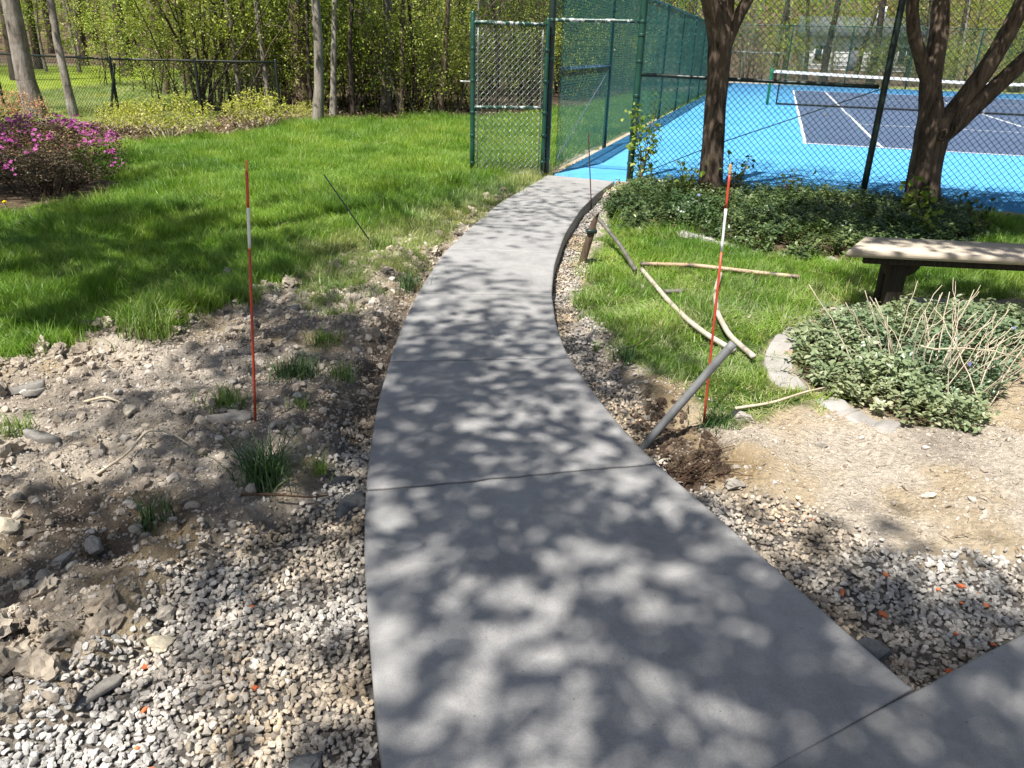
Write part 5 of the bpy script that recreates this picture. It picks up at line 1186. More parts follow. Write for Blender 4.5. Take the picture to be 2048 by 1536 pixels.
for x, y, n, rad, h, m_, lb in [(-0.95, 2.60, 170, .075, .20, 'tuft_dark', 'tall dark grass tuft near the path by the spilled concrete'), (-1.33, 3.25, 130, .075, .10, 'tuft', 'bright splayed grass tuft left of the red marker stake'),
        (-1.14, 3.70, 190, .11, .12, 'tuft_dark', 'broad dark grass tuft right of the red marker stake'), (-1.09, 4.16, 110, .08, .08, 'tuft', 'small grass tuft behind the broad dark one'),
        (-0.77, 2.68, 45, .04, .09, 'tuft', 'thin bright weed tuft at the gravel edge'), (-2.16, 2.97, 60, .06, .09, 'tuft', 'sparse tuft at the left picture edge'),
        (-1.27, 2.30, 50, .06, .10, 'tuft_dark', 'low weed at the border of dirt and gravel'), (-0.88, 3.66, 60, .06, .10, 'tuft', 'scraggly tuft on brown soil near the path'),
        (-2.08, 4.15, 240, .12, .19, 'tuft', 'large leaning clump at the torn turf edge'), (-1.75, 4.72, 90, .09, .15, 'tuft', 'loose clump of long blades at the turf edge'), (-1.12, 6.30, 160, .10, .14, 'tuft', 'bushy clump by the foot of the leaning black rod'),
        (-0.80, 5.35, 150, .10, .13, 'tuft_dark', 'dark clump close to the path beyond the second joint'), (-1.35, 5.55, 120, .12, .12, 'tuft', 'clump on the grey soil between lawn and path'), (-0.98, 3.22, 36, .04, .07, 'tuft', 'tiny sprig above the tall dark tuft'),
        (0.50, 5.20, 150, .075, .11, 'tuft', 'clump hanging over the gravel right of the path'), (0.66, 4.12, 120, .07, .09, 'tuft_dark', 'dark clump at the torn grass edge right of the path'), (0.98, 3.30, 120, .09, .08, 'tuft_dark', 'dark grass at the foot of the right marker stake'), (0.53, 4.42, 40, .04, .06, 'tuft', 'tiny tuft in the right gravel strip')]:
    o = bpy.data.objects.new('grass_tuft', blades_mesh(rng, int(n * 1.2), rad, h * .55, h * 1.35, .0034, .75, M[m_], 'grass_tuft', 4)); o.location = (x, y, gz(x, y)); link(o); tag(o, lb, 'grass tuft', 'grass tufts in the dirt')
# ------------------------------------------------------------------ lawn
LX = lambda y: -0.74 * y - 1.2
RX = lambda y: 0.74 * y + 1.2
def scatter_lawn(name, poly, N, mat, label, sel, hmul=1.0, seed=71, protos=None, edge=(-.10, .12), dens=lambda y: np.minimum(1, (6.0 / y) ** 1.5)):
    rng = np.random.default_rng(seed); xs = [p[0] for p in poly]; ys = [p[1] for p in poly]
    x = rng.uniform(max(min(xs), -14), max(xs), N); y = rng.uniform(min(ys), min(max(ys), 34), N)
    k = (x > LX(y)) & (x < RX(y)) & (rng.random(N) < dens(y)); x, y = x[k], y[k]
    sd = sdpoly(x, y, poly) + (fbm(x, y, 5.0, 3, 3) - .5) * .3
    k = (rng.random(len(x)) < sstep(*edge, sd)) & sel(x, y, sd, rng); x, y = x[k], y[k]
    z = surf(x, y); n = len(x)
    pn = fbm(x, y, .8, 3, 15); sc = (.9 + .6 * pn) * rng.uniform(.8, 1.2, n) * (y / 6) ** .28
    rot = np.stack([(fbm(x, y, 4.0, 2, 17) - .5) * 1.1 + rng.normal(size=n) * .15, (fbm(x, y, 4.0, 2, 18) - .5) * 1.1 + rng.normal(size=n) * .15, rng.normal(size=n) * .3], 1)
    cl_ = sstep(.3, .7, fbm(x, y, 3.2, 3, 16)); scl = np.stack([sc, sc, sc * hmul * (.5 + .95 * cl_)], 1)
    o = scatter(name, np.stack([x, y, z - .004], 1), rot, scl, rng.integers(len(protos), size=n), protos, mat)
    tag(o, label, 'grass', None, 'stuff'); return o
rg = np.random.default_rng(72)
gp = [blades_mesh(rg, 34, .055, .055, .115, .0026, .8, M['grass'], 'blades', 3) for _ in range(6)]
gq = [blades_mesh(rg, 30, .055, .04, .085, .0024, .9, M['grass_pale'], 'blades', 3) for _ in range(6)]
near_edge = lambda x, y: dpoly(x, y, LAWN_EDGE[9:], False)
scatter_lawn('lawn_grass', LAWN_L, 330000, M['grass'], 'lush bright green lawn left of the path', lambda x, y, sd, r: r.random(len(x)) < sstep(.15, .9, near_edge(x, y) + .5 * (fbm(x, y, 1.5, 2, 19) - .5) + .25 * (y < 6)), 1.0, 71, gp)
scatter_lawn('thin_grass', LAWN_L, 330000, M['grass_pale'], 'dusty thin grass between the lawn and the path', lambda x, y, sd, r: (r.random(len(x)) < .62 * sstep(1.1, .2, near_edge(x, y))) & (y < 16), .9, 73, gq, (-.5, .25))
scatter_lawn('lawn_grass', LAWN_R, 13500, M['grass'], 'green grass between the path, the bench and the shaded bed', lambda x, y, sd, r: r.random(len(x)) < .22 + .68 * sstep(5.4, 6.6, y), .8, 74, gp)
scatter_lawn('thin_grass', LAWN_R, 13500, M['grass_pale'], 'pale sunlit grass around the loose pipes', lambda x, y, sd, r: r.random(len(x)) < .35 + .6 * sstep(6.6, 5.4, y), .75, 75, gq)
PARK = [(-30, 15.5), (-6.2, 15.5), (-7.5, 24), (-9, 34), (-30, 34)]
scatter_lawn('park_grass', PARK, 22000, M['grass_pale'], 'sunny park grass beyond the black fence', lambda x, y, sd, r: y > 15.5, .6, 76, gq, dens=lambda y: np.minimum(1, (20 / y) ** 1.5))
STRIP = [(-1.75, 4.7), (-1.6, 5.4), (-1.55, 6.0), (-1.1, 6.8), (-.6, 7.7), (-.3, 8.2), (0.0, 9.2), (0.25, 10.2), (-.1, 9.0), (-.3, 8.3), (-.55, 7.4), (-.72, 6.2), (-.8, 5.2), (-1.2, 4.4)]
scatter_lawn('thin_grass', STRIP, 9000, M['grass_pale'], 'patchy grass sprouting on the soil beside the middle of the path', lambda x, y, sd, r: r.random(len(x)) < .5 * sstep(.5, .66, fbm(x, y, 2.4, 3, 29)), .95, 77, gq, (-.1, .1))
# dandelion at the mulch edge
dn = empty('dandelion', (-4.93, 7.42, 0.02)); tag(dn, 'yellow dandelion at the edge of the mulch under the azalea', 'flower')
link(bpy.data.objects.new('blossom', blossoms(rg, [np.array([0, 0, .07])] * 4, .02, M['flower_yellow'], 'blossom')), dn)
mb = MB(); mb.tube([(0, 0, -.03), (0.005, 0, .03), (0, 0, .07)], .003, 5); mb.obj('stem', M['tuft'], dn)
# ------------------------------------------------------------------ periwinkle beds
def vinca_proto(rng, mat, n_pair=6, L_=.15, size=.036):
    V, F3 = [], []; n = 0; a0 = rng.random() * 6.3; d = np.array([math.cos(a0), math.sin(a0), 0])
    bend = rng.uniform(.2, .9)
    for k in range(n_pair):
        f = (k + .6) / n_pair; c = np.array([0, 0, L_ * f * (1 - .3 * bend * f)]) + d * L_ * bend * f ** 2
        ph = a0 + k * 1.57
        for s in (0, math.pi):
            a = ph + s + rng.normal() * .3; e = np.array([math.cos(a), math.sin(a), rng.uniform(-.05, .55)]); e /= np.linalg.norm(e); sd = unit(np.cross(e, (0, 0, 1))); up_ = np.cross(sd, e); S = size * rng.uniform(.75, 1.25) * (1 - .25 * f); w = S * .27
            V += [c, c + e * S * .35 + sd * w + up_ * S * .06, c + e * S * .72 + sd * w * .8 + up_ * S * .04, c + e * S - up_ * S * .12, c + e * S * .72 - sd * w * .8 + up_ * S * .04, c + e * S * .35 - sd * w + up_ * S * .06, c + e * S * .5 - up_ * S * .03]
            F3 += [(n, n + 6, n + 1), (n + 1, n + 6, n + 2), (n + 2, n + 6, n + 3), (n + 3, n + 6, n + 4), (n + 4, n + 6, n + 5), (n + 5, n + 6, n)]; n += 7
    return mk_mesh('sprig', V, np.array(F3), mat)
rv = np.random.default_rng(81)
def vinca_bed(poly, per_m2, mat, size, label, seed, mound, fl, protos_n=6):
    rng = np.random.default_rng(seed); xs = [p[0] for p in poly]; ys = [p[1] for p in poly]
    N = int(per_m2 * (max(xs) - min(xs)) * (max(ys) - min(ys))); x = rng.uniform(min(xs), max(xs), N); y = rng.uniform(min(ys), max(ys), N)
    sd = sdpoly(x, y, poly) + (fbm(x, y, 6, 2, 5) - .5) * .14; k = (sd > -.03) & (rng.random(N) < .45 + .9 * fbm(x, y, 3.0, 2, 6)); x, y, sd = x[k], y[k], sd[k]
    top_ = mound * sstep(0, .3, sd) * (.5 + fbm(x, y, 2.5, 2, 8)); z = surf(x, y) + top_ * rng.random(len(x)) ** .7
    n = len(x); s = rng.uniform(.55, 1.35, n); rot = np.stack([rng.normal(size=n) * .3, rng.normal(size=n) * .3, rng.random(n) * 6.3], 1)
    o = scatter('ground_cover', np.stack([x, y, z], 1), rot, np.stack([s, s, s], 1), rng.integers(protos_n, size=n), [vinca_proto(rv, mat, 6, .13, size) for _ in range(protos_n)], mat)
    tag(o, label, 'ground cover', None, 'stuff')
    k = rng.choice(n, fl, replace=False)
    for q in k:
        f = bpy.data.objects.new('flower', blossoms(rng, [np.array([0, 0, 0])], .016, M['flower_blue'], 'flower')); f.location = (x[q], y[q], z[q] + .15 * s[q] + .01); f.rotation_euler = (.5, 0, 0); link(f, o)
    return o
vinca_bed(VINCA_N, 520, M['vinca'], .042, 'sunlit periwinkle with blue flowers around the bare canes', 82, .07, 5)
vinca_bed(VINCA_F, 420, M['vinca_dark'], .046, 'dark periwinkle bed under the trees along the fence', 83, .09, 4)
# ------------------------------------------------------------------ gravel and rubble
rk = np.random.default_rng(91)
gprot = [rock_mesh(rk, 'pebble', M['gravel'], .62, .3, int(rk.integers(9, 15)), 2) for _ in range(14)]
def stones_on(name, poly, N, r0, r1, mat, protos, label, seed, zmix=.5, cond=None, sel=None, power=None):
    rng = np.random.default_rng(seed); xs = [p[0] for p in poly]; ys = [p[1] for p in poly]
    x = rng.uniform(min(xs), max(xs), N); y = rng.uniform(min(ys), max(ys), N)
    k = (x > LX(y)) & (x < RX(y)) & (y > .95); x, y = x[k], y[k]
    sd = sdpoly(x, y, poly) + (fbm(x, y, 5.0, 3, seed) - .5) * .22; k = rng.random(len(x)) < sstep(-.10, .06, sd)
    yc = np.clip(y, .9, 11.5); k &= ~((x > XL(yc) - .008) & (x < XR(yc) + .008) & (y < 10.7)); k &= ((x - 1.134) * -.482 + (y - 1.617) * .876) > .012
    if sel: k &= sel(x, y, rng)
    x, y = x[k], y[k]; n = len(x)
    r = rng.uniform(r0, r1, n) if power is None else np.clip(r0 * rng.random(n) ** (-power), r0, r1)
    z = surf(x, y) + r * (.15 + zmix * rng.random(n))
    rot = np.stack([rng.normal(size=n) * .5, rng.normal(size=n) * .5, rng.random(n) * 6.3], 1); s = np.stack([r, r * rng.uniform(.75, 1.1, n), r], 1)
    o = scatter(name, np.stack([x, y, z], 1), rot, s, rng.integers(len(protos), size=n), protos, mat); tag(o, label, 'gravel' if 'gravel' in name else 'rubble', None, 'stuff'); return o
pprot = [rock_mesh(rk, 'pebble', M['gravel_pale'], .62, .3, int(rk.integers(9, 15)), 2) for _ in range(12)]
tanp = lambda x, y: sstep(.55, .25, XL(np.clip(y, .9, 11.5)) - x + .3 * (fbm(x, y, 2.5, 2, 44) - .5))
stones_on('gravel', GRAVEL_L, 52000, .008, .0170, M['gravel_pale'], pprot, 'bed of pale grey crushed gravel at the lower left', 92, 1.1, sel=lambda x, y, r: r.random(len(x)) > tanp(x, y))
stones_on('gravel', GRAVEL_L, 52000, .008, .0165, M['gravel'], gprot, 'tan crushed gravel along the left edge of the path', 99, 1.1, sel=lambda x, y, r: r.random(len(x)) < tanp(x, y))
stones_on('gravel', GRAVEL_R, 130000, .0078, .0165, M['gravel'], gprot, 'crushed gravel strip right of the path', 93, 1.1, sel=lambda x, y, r: r.random(len(x)) < np.where(y > 3.4, .55, 1.0))
rprot = [rock_mesh(rk, 'pebble', M['rubble'], .7, .5, int(rk.integers(5, 9)), 2) for _ in range(10)]
DIRT_L = [(-4, 1.0), (-0.6, 1.0), (-0.62, 5.5), (-0.3, 7.6), (0.1, 9.8), (-0.1, 9.4), (-0.75, 7.3), (-1.5, 5.9), (-1.6, 5.3), (-2.4, 4.1), (-4, 3.8)]
stones_on('rubble', DIRT_L, 135000, .0042, .032, M['rubble'], rprot, 'stones and clods scattered through the churned dirt', 94, .1, power=.42, sel=lambda x, y, r: (zones(x, y)[1] < .5) & (r.random(len(x)) < .35 + .9 * fbm(x, y, 2.2, 3, 23)))
DIRT_R = [(0.7, 2.6), (1.0, 2.6), (1.3, 2.4), (3.2, 2.2), (3.6, 4.2), (2.4, 3.5), (1.6, 3.5), (1.0, 3.3), (0.9, 3.8), (0.68, 4.0)]
stones_on('rubble', DIRT_R, 14000, .003, .02, M['rubble'], rprot, 'small stones scattered on the pale dirt at right', 95, .2, power=.35, sel=lambda x, y, r: zones(x, y)[2] < .4)
cprot = [rock_mesh(rk, 'pebble', M['clod'], .8, 1.1, 4, 3) for _ in range(8)]
stones_on('clods', DIRT_L, 26000, .012, .06, M['clod'], cprot, 'crumbly clods of turned soil left of the path', 96, .0, power=.5, sel=lambda x, y, r: (zones(x, y)[1] < .4) & (r.random(len(x)) < .8 * sstep(.48, .66, fbm(x, y, 1.9, 3, 27)) + .5 * np.exp(-(dpoly(x, y, LAWN_EDGE[:9], False) / .2) ** 2)))
stones_on('clods', [(0.60, 2.78), (0.92, 2.76), (0.95, 3.1), (0.82, 3.4), (0.66, 3.6)], 800, .008, .03, M['clod_dark'], [rock_mesh(rk, 'pebble', M['clod_dark'], .8, 1.1, 4, 3) for _ in range(4)], 'dark clods of wet soil around the foot of the grey pipe', 97, -.2, power=.4)
# straw and bits of root on the bare soil
rs3 = np.random.default_rng(98); n3 = 5200
x = np.concatenate([rs3.uniform(.7, 3.4, n3 // 2), rs3.uniform(-3.2, -.6, n3 // 2)]); y = np.concatenate([rs3.uniform(2.3, 4.6, n3 // 2), rs3.uniform(1.2, 6.5, n3 // 2)])
l_, g_, t_ = zones(x, y); k = (l_ < .5) & (g_ < .6) & (t_ < .5) & (rs3.random(n3) < (.2 + fbm(x, y, 2.0, 2, 33)) * np.where(x > 0, .3, 1)); yc = np.clip(y, .9, 11.5); k &= (x < XL(yc) - .03) | (x > XR(yc) + .03); x, y = x[k], y[k]; n3 = len(x)
D = unit(np.stack([rs3.normal(size=n3), rs3.normal(size=n3), rs3.normal(size=n3) * .15], 1))
V, F = leaves(rs3, np.stack([x, y, surf(x, y) + .014], 1), .05, .9, .07, .1, .7, D); tag(mobj('dry_straw', V, F, M['litter']), 'bits of straw and root strewn over the bare soil', 'straw', None, 'stuff')
# ------------------------------------------------------------------ woods
def woods_tree(seed, h, r0, low, nT, nL, leaf, mat, bark, crown_r=1.6, lean=0.0, sides=7):
    rng = np.random.default_rng(seed); st = []; n = 12; x = y = 0.0; dx, dy = rng.normal(size=2) * .04
    for i in range(n):
        f = i / (n - 1); st.append((x + lean * f * h, y, h * f - .1, r0 * ((1.3 if i == 0 else 1.0) - .72 * f)))
        dx = dx * .7 + rng.normal() * .05; dy = dy * .7 + rng.normal() * .05; x += dx * h / n; y += dy * h / n
    T = ell(rng, nT, (lean * h * .6, 0, low + (h - low) * .5), (crown_r, crown_r, (h - low) * .55), -1, .2)
    sk = skeleton(rng, [st], T, .004, .45, .08, 3, .15)
    return [('trunk', wood_mesh(sk, 'trunk', M[bark], sides)), ('crown', leafset(rng, T, nL, .22, leaf, M[mat]))]
def brush_parts(seed, h, cr, nst, nT, nL, leaf, mat, bark):
    rng = np.random.default_rng(seed); st = []
    for _ in range(nst):
        a = rng.random() * 6.3; b = np.array([math.cos(a), math.sin(a)]) * .35 * cr * rng.random() ** .5; o = b + rng.normal(size=2) * .28 * cr; hh = h * rng.uniform(.55, 1.0); r = .010 + .016 * rng.random()
        st.append([(*(b + (o - b) * f + rng.normal(size=2) * .03 * (f > 0)), hh * f - .05, r * (1 - .7 * f)) for f in np.linspace(0, 1, 6)])
    T = ell(rng, nT, (0, 0, h * .55), (cr, cr, h * .52), -1, .1); T = T[T[:, 2] > .12]
    sk = skeleton(rng, st, T, .0035, .42, .10, 3, .2)
    return [('branches', wood_mesh(sk, 'branches', M[bark], 4)), ('crown', leafset(rng, T, nL, .075, leaf, M[mat]))]
# trunks one can tell apart at the edge of the lawn
for seed, (x, y), h, r0, low, bark, lean, lb in [
    (201, (-9.80, 16.38), 9, .19, 2.6, 'bark_pale', -.004, 'thick leaning pale trunk at the left in front of the black fence'),
    (202, (-9.05, 16.40), 8, .085, 3.0, 'bark_pale', -.006, 'slim pale trunk next to the thick leaning one'),
    (203, (-5.15, 19.2), 10, .20, 2.4, 'bark_brown', -.02, 'stout brown trunk standing in the thicket behind the yellow-green shrubs'),
    (204, (-4.16, 16.6), 9, .105, 2.2, 'bark_grey', -.03, 'grey trunk standing foremost at the lawn edge'),
    (205, (-4.2, 18.2), 8, .075, 2.2, 'bark_pale', -.01, 'slim pale trunk just right of the foremost grey trunk'),
    (206, (-3.3, 19.9), 9, .13, 2.2, 'bark_grey', .03, 'knotty grey trunk in the middle of the thicket'),
    (207, (-7.0, 20.5), 9, .08, 2.0, 'bark_dark', .02, 'thin dark trunk behind the black fence end'),
    (208, (-6.2, 19.6), 8, .06, 2.0, 'bark_brown', -.03, 'thin brown trunk left of the stout brown one')]:
    plant('tree', woods_tree(seed, h, r0, low + .8, 150, 2600, .10, 'spring_leaf', bark, 2.0, lean, 9), (x, y, 0), lb, 'tree', 'trees at the edge of the woods')
BV = [brush_parts(220 + i, h, cr, nst, nT, nL, lf, m_, bk) for i, (h, cr, nst, nT, nL, lf, m_, bk) in enumerate([
    (3.2, 1.25, 5, 260, 3000, .062, 'brush_leaf', 'twig_dark'), (2.6, 1.1, 5, 220, 2600, .054, 'brush_leaf', 'twig_dark'), (3.8, 1.3, 5, 260, 3000, .070, 'spring_leaf', 'twig_dark'),
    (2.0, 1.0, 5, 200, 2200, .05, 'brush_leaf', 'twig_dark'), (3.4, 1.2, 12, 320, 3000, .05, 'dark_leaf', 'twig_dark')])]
rng = np.random.default_rng(231)
def place(parts_list, pts, name, label, cat, group, smin=.85, smax=1.2, pick=None):
    first = {}
    for k, (x, y) in enumerate(pts):
        v = int(rng.integers(len(parts_list))) if pick is None else pick(x, y, k)
        label_ = label(x, y) if callable(label) else label
        s = rng.uniform(smin, smax); rz = rng.random() * 6.3; z = gz(x, y) - .02
        if v in first:
            o = copy_tree(first[v]); o.location = (x, y, z); o.rotation_euler = (0, 0, rz); o.scale = (s, s, s); tag(o, label_, cat, group)
        else:
            first[v] = plant(name, parts_list[v], (x, y, z), label_, cat, group, rz, s)
def poisson(poly, n, dmin, seed, cond=None):
    r = np.random.default_rng(seed); xs = [p[0] for p in poly]; ys = [p[1] for p in poly]; out = []; tries = 0
    while len(out) < n and tries < n * 60:
        tries += 1; p = (r.uniform(min(xs), max(xs)), r.uniform(min(ys), max(ys)))
        if not inpoly(np.array([p[0]]), np.array([p[1]]), poly)[0]: continue
        if cond and not cond(*p): continue
        if all((p[0] - q[0]) ** 2 + (p[1] - q[1]) ** 2 > dmin ** 2 for q in out): out.append(p)
    return out
place(BV, poisson([(-7.2, 18.2), (-4.6, 17.6), (-2.6, 18.8), (-1.2, 20.2), (-2, 24), (-7.4, 24)], 34, .68, 232, lambda x, y: (y > 18.9 or x > -4) and all(abs(x / y - a / b) > .03 or y > b for a, b in [(-5.15, 19.2), (-4.2, 18.2), (-3.3, 19.9), (-6.2, 19.6)])), 'thicket_shrub', lambda x, y: 'thin-stemmed spring shrub left of the stout brown trunk' if x / y < -.27 else ('thin-stemmed spring shrub between the stout brown and the knotty grey trunk' if x / y < -.17 else 'thin-stemmed spring shrub between the knotty grey trunk and the gate'), 'shrub', 'shrubs of the thicket behind the lawn', pick=lambda x, y, k: [0, 1, 2, 3][int(rng.integers(4))])
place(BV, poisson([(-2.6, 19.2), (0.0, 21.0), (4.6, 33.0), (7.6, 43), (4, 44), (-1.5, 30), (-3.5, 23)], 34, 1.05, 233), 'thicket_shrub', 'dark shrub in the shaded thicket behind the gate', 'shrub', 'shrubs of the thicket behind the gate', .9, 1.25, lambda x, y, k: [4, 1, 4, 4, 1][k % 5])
place(BV, [(-9.0, 20.6), (-8.2, 22.0), (-11.2, 24.5), (-13.5, 27), (-7.6, 26.5), (-9.4, 30)], 'park_shrub', 'sparse leafy shrub standing in the park beyond the black fence', 'shrub', 'shrubs in the park', .8, 1.15, lambda x, y, k: k % 3)
SV = [woods_tree(270 + i, 7.5, r0, 1.6, 70, nl, .06, 'spring_leaf', bk, 1.1, ln, 7) for i, (r0, nl, bk, ln) in enumerate([(.055, 500, 'bark_dark', .03), (.07, 600, 'bark_brown', -.04), (.045, 400, 'bark_dark', -.02), (.06, 500, 'bark_grey', .05)])]
place(SV, [(-7.9, 21.5), (-7.3, 23.5), (-6.7, 18.9), (-5.75, 18.5), (-4.75, 18.7), (-2.75, 18.9), (-2.55, 19.4), (-1.2, 20.6), (-8.8, 24.5), (-10.2, 23.5), (-7.75, 19.6), (-6.4, 18.7), (-3.75, 18.3), (-1.9, 19.2), (-0.6, 20.4)], 'slim_tree', lambda x, y: 'slim dark tree left of the stout brown trunk' if x / y < -.27 else ('slim dark tree between the stout brown and the knotty grey trunk' if x / y < -.17 else 'slim dark tree between the knotty grey trunk and the gate'), 'tree', 'slim trees in the thicket', .9, 1.15, lambda x, y, k: k % 4)
# dark many-stemmed clump at the end of the black fence
rc = np.random.default_rng(281); st = []; mbT = []
for k in range(11):
    a = rc.normal() * .42; b = rc.normal(size=2) * .16; hh = rc.uniform(2.6, 4.0); r_ = rc.uniform(.018, .042)
    st.append([(b[0] + math.sin(a) * hh * f ** 1.1 + rc.normal() * .04 * (f > 0), b[1] + rc.normal() * .05, hh * math.cos(a) * f - .05, r_ * (1 - .65 * f)) for f in np.linspace(0, 1, 8)])
T = ell(rc, 300, (0, 0, 2.0), (1.5, 1.1, 1.7), -.85, .15); sk = skeleton(rc, st, T, .004, .42, .09, 3, .2)
plant('multi_stem_shrub', [('branches', wood_mesh(sk, 'branches', M['bark_dark'], 6)), ('crown', leafset(rc, T, 3400, .09, .062, M['brush_leaf']))], (-7.15, 18.3, 0), 'dark many-stemmed shrub at the end of the black fence', 'shrub')
# leaning saplings and dead branches in the thicket
rs2 = np.random.default_rng(261)
for k in range(20):
    x = rs2.uniform(-7.2, -1.2); y = 18.4 + (x + 7.2) * .22 + rs2.uniform(-.3, 1.2); ln = rs2.normal() * .55; hh = rs2.uniform(2.0, 3.6); n = 9; st = []
    for i in range(n):
        f = i / (n - 1); st.append((ln * hh * f ** 1.3 + rs2.normal() * .03, rs2.normal() * .03, hh * f - .05, (.028 + .01 * (k % 3)) * (1 - .8 * f)))
    T = np.array([np.array(st[int(rs2.integers(3, n))][:3]) + rs2.normal(size=3) * np.array([.35, .3, .35]) for _ in range(26)])
    sk = skeleton(rs2, [st], T, .004, .4, .08, 3, .1)
    parts = [('trunk', wood_mesh(sk, 'trunk', M['twig' if k % 2 else 'bark_pale'], 6)), ('crown', leafset(rs2, T, 120 if k % 3 else 20, .1, .06, M['brush_leaf']))]
    plant('sapling', parts, (x, y, 0), 'thin leaning sapling crossing the thicket behind the lawn', 'sapling', 'leaning saplings in the thicket')
# dry leaves on the woodland floor
xs = rs2.uniform(-8, 1.5, 16000); ys = rs2.uniform(12.4, 22.5, 16000); k = (zones(xs, ys)[2] > .4); xs, ys = xs[k], ys[k]
V, F = leaves(rs2, np.stack([xs, ys, surf(xs, ys) + rs2.random(len(xs)) * .05], 1), .075, .8, .6); tag(mobj('leaf_litter', V, F, M['litter']), 'dry brown leaves on the floor at the woods edge', 'leaf litter', None, 'stuff')
# trees in the park and behind
WT = [woods_tree(240 + i, h, r0, low, nT, nL, lf, m_, bk, cr) for i, (h, r0, low, nT, nL, lf, m_, bk, cr) in enumerate([
    (11, .20, 2.2, 130, 2600, .095, 'spring_leaf', 'bark_dark', 2.4), (12, .15, 2.6, 130, 2600, .09, 'spring_leaf', 'bark_brown', 2.2), (10, .11, 1.8, 130, 2600, .085, 'brush_leaf', 'bark_dark', 2.0),
    (12, .24, 2.6, 130, 3000, .10, 'spring_leaf', 'bark_dark', 2.6), (9, .09, 1.4, 140, 2600, .085, 'brush_leaf', 'bark_grey', 1.9), (11, .20, 1.6, 150, 3200, .10, 'gold_leaf', 'bark_dark', 2.5), (9, .16, 1.6, 190, 6500, .12, 'dark_leaf', 'bark_dark', 2.6)])]
inview = lambda x, y: -0.80 * y - 2 < x < 0.80 * y + 2
place(WT, poisson([(-34, 27), (-9, 25), (-7, 46), (-42, 46)], 34, 1.5, 241, inview), 'park_tree', lambda x, y: 'dark park tree seen left of the thick leaning pale trunk' if x / y < -.6 else ('dark park tree seen between the slim pale trunk and the thicket' if x / y > -.55 else 'dark park tree seen behind the two pale trunks at left'), 'tree', 'trees in the park', .8, 1.15, lambda x, y, k: [0, 1, 2, 3, 4, 0][k % 6])
place(WT, poisson([(-3.5, 24), (0.5, 27), (6.5, 42), (-3, 46), (-8, 40)], 16, 1.5, 242), 'woods_tree', 'slender tree in the woods behind the gate', 'tree', 'trees behind the gate', .8, 1.1, lambda x, y, k: [6, 2, 6, 1][k % 4])
place(WT, poisson([(9, 49.5), (34, 42.5), (48, 46), (46, 60), (12, 60)], 30, 1.9, 243, lambda x, y: not (24 < x < 28 and 51 < y < 60)), 'woods_tree', lambda x, y: 'tree beyond the far court fence, left of the white house' if x / y < .34 else 'tree beyond the far court fence, right of the white house', 'tree', 'trees beyond the court', .8, 1.1, lambda x, y, k: [0, 3, 4, 5, 2, 0, 5][k % 7])
place(BV, poisson([(9.5, 48.3), (34, 41.2), (48, 43), (47, 50), (12, 52)], 34, 1.2, 244), 'woods_shrub', 'bush at the foot of the woods beyond the far court fence', 'shrub', 'bushes beyond the court', .7, 1.1, lambda x, y, k: [4, 0, 1][k % 3])
place(WT, [(21.0, 56.5), (24.6, 58.5), (30.5, 57.0), (32.8, 60.5), (28.4, 61.5)], 'yard_tree', 'tree in front of the white house', 'tree', 'trees in front of the house', .75, .95, lambda x, y, k: [4, 5, 2, 4, 6][k])
place(BV, [(20, 60), (22.5, 61.5), (25.8, 62), (29.5, 63), (32, 64), (34, 61), (23.8, 63.5), (27.6, 64)], 'yard_shrub', 'shrub in front of the white house', 'shrub', 'shrubs in front of the house', .55, .85, lambda x, y, k: [4, 0, 4, 1][k % 4])
place(WT, poisson([(-55, 47), (60, 47), (75, 78), (-70, 78)], 70, 2.6, 245, lambda x, y: inview(x, y) and not (16 < x < 38 and y < 74) and not (4 < x < 48 and y < 61)), 'woods_tree', 'distant tree in the far woods', 'tree', 'trees of the far woods', .9, 1.3, lambda x, y, k: [0, 3, 4, 1, 2, 3, 5][k % 7])
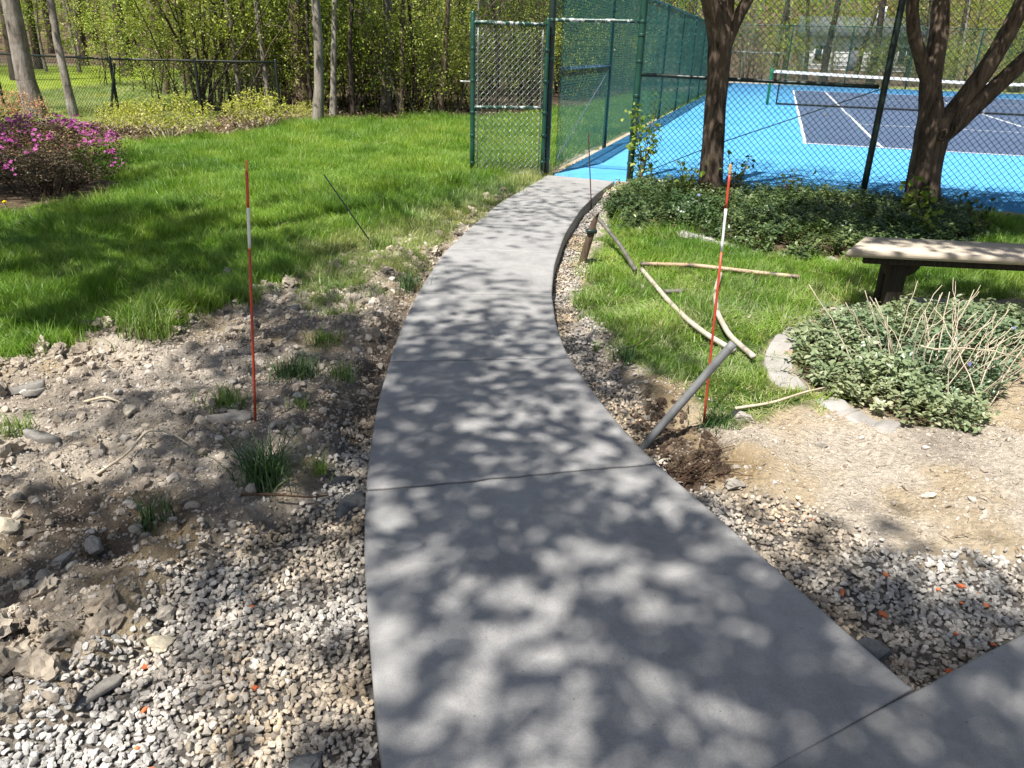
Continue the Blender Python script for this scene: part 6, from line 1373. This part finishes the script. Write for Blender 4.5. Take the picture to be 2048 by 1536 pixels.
# the far wood that reads as one mass
rng2 = np.random.default_rng(251); nF = 52000
x = rng2.uniform(-85, 90, nF); y = rng2.uniform(64, 104, nF); k = ~((x > 15) & (x < 40) & (y < 77)); x, y = x[k], y[k]
z = surf(x, y) + rng2.random(len(x)) ** 1.3 * (7.5 + 3 * fbm(x, y, .12, 2, 3)); k = fbm(x, y, .25, 3, 8) + .35 * fbm(x, z, .5, 2, 9) > .42
V, F = leaves(rng2, np.stack([x, y, z], 1)[k], .42, .5, .6); tag(mobj('far_woods', V, F, M['spring_leaf']), 'far wood of pale spring foliage closing the view', 'woods', None, 'stuff')
# ------------------------------------------------------------------ white house glimpsed behind the court
hs = empty('house', (27, 69, 0)); hs.rotation_euler = (0, 0, R(-14)); tag(hs, 'white sided house glimpsed through the trees beyond the court', 'house')
def hbox(nm, lo, hi, mat, parent=hs, bev=0.0):
    mb = MB(); mb.box(lo, hi, 0, (0, 0, 0), bev); return mb.obj(nm, M[mat], parent)
hbox('wall', (-3.6, 0, -.3), (5.2, 8, 3.0), 'siding')
V = [(-4.0, -.6, 2.95), (5.6, -.6, 2.95), (5.6, 8.6, 2.95), (-4.0, 8.6, 2.95), (-4.0, 4, 4.5), (5.6, 4, 4.5)]
rf = mobj('roof', V, [np.array([(0, 1, 5, 4), (2, 3, 4, 5), (0, 3, 2, 1)]), np.array([(1, 2, 5), (3, 0, 4)])], M['roof'], hs)
hbox('chimney', (2, 4.2, 4.0), (2.8, 5, 5.4), 'siding', rf)
for wx in (-2.2, 2.4, 4.2):
    w = hbox('window', (wx - .65, -.08, .9), (wx + .65, -.003, 2.3), 'siding'); hbox('pane', (wx - .55, -.10, 1.0), (wx - .03, -.083, 2.2), 'window_glass', w); hbox('pane', (wx + .03, -.10, 1.0), (wx + .55, -.083, 2.2), 'window_glass', w)
dr = hbox('door', (-.1, -.08, -.2), (1.0, -.003, 2.1), 'roof'); hbox('handle', (.85, -.13, .95), (.9, -.083, 1.1), 'steel', dr)
hbox('porch_step', (-.6, -1.2, -.3), (1.5, -.085, -.05), 'curb')
for k in range(9): hbox('siding_board', (-3.62, -.03, .05 + k * .32), (5.22, -.004, .05 + k * .32 + .05), 'siding')
# dry leaf on the court
V, F = leaves(np.random.default_rng(3), np.array([[8.75, 23.0, .03]]), .28, .9, .6); tag(mobj('dry_leaf', V, F, M['leaf_dry']), 'dry tan leaf lying on the slate playing area', 'leaf')
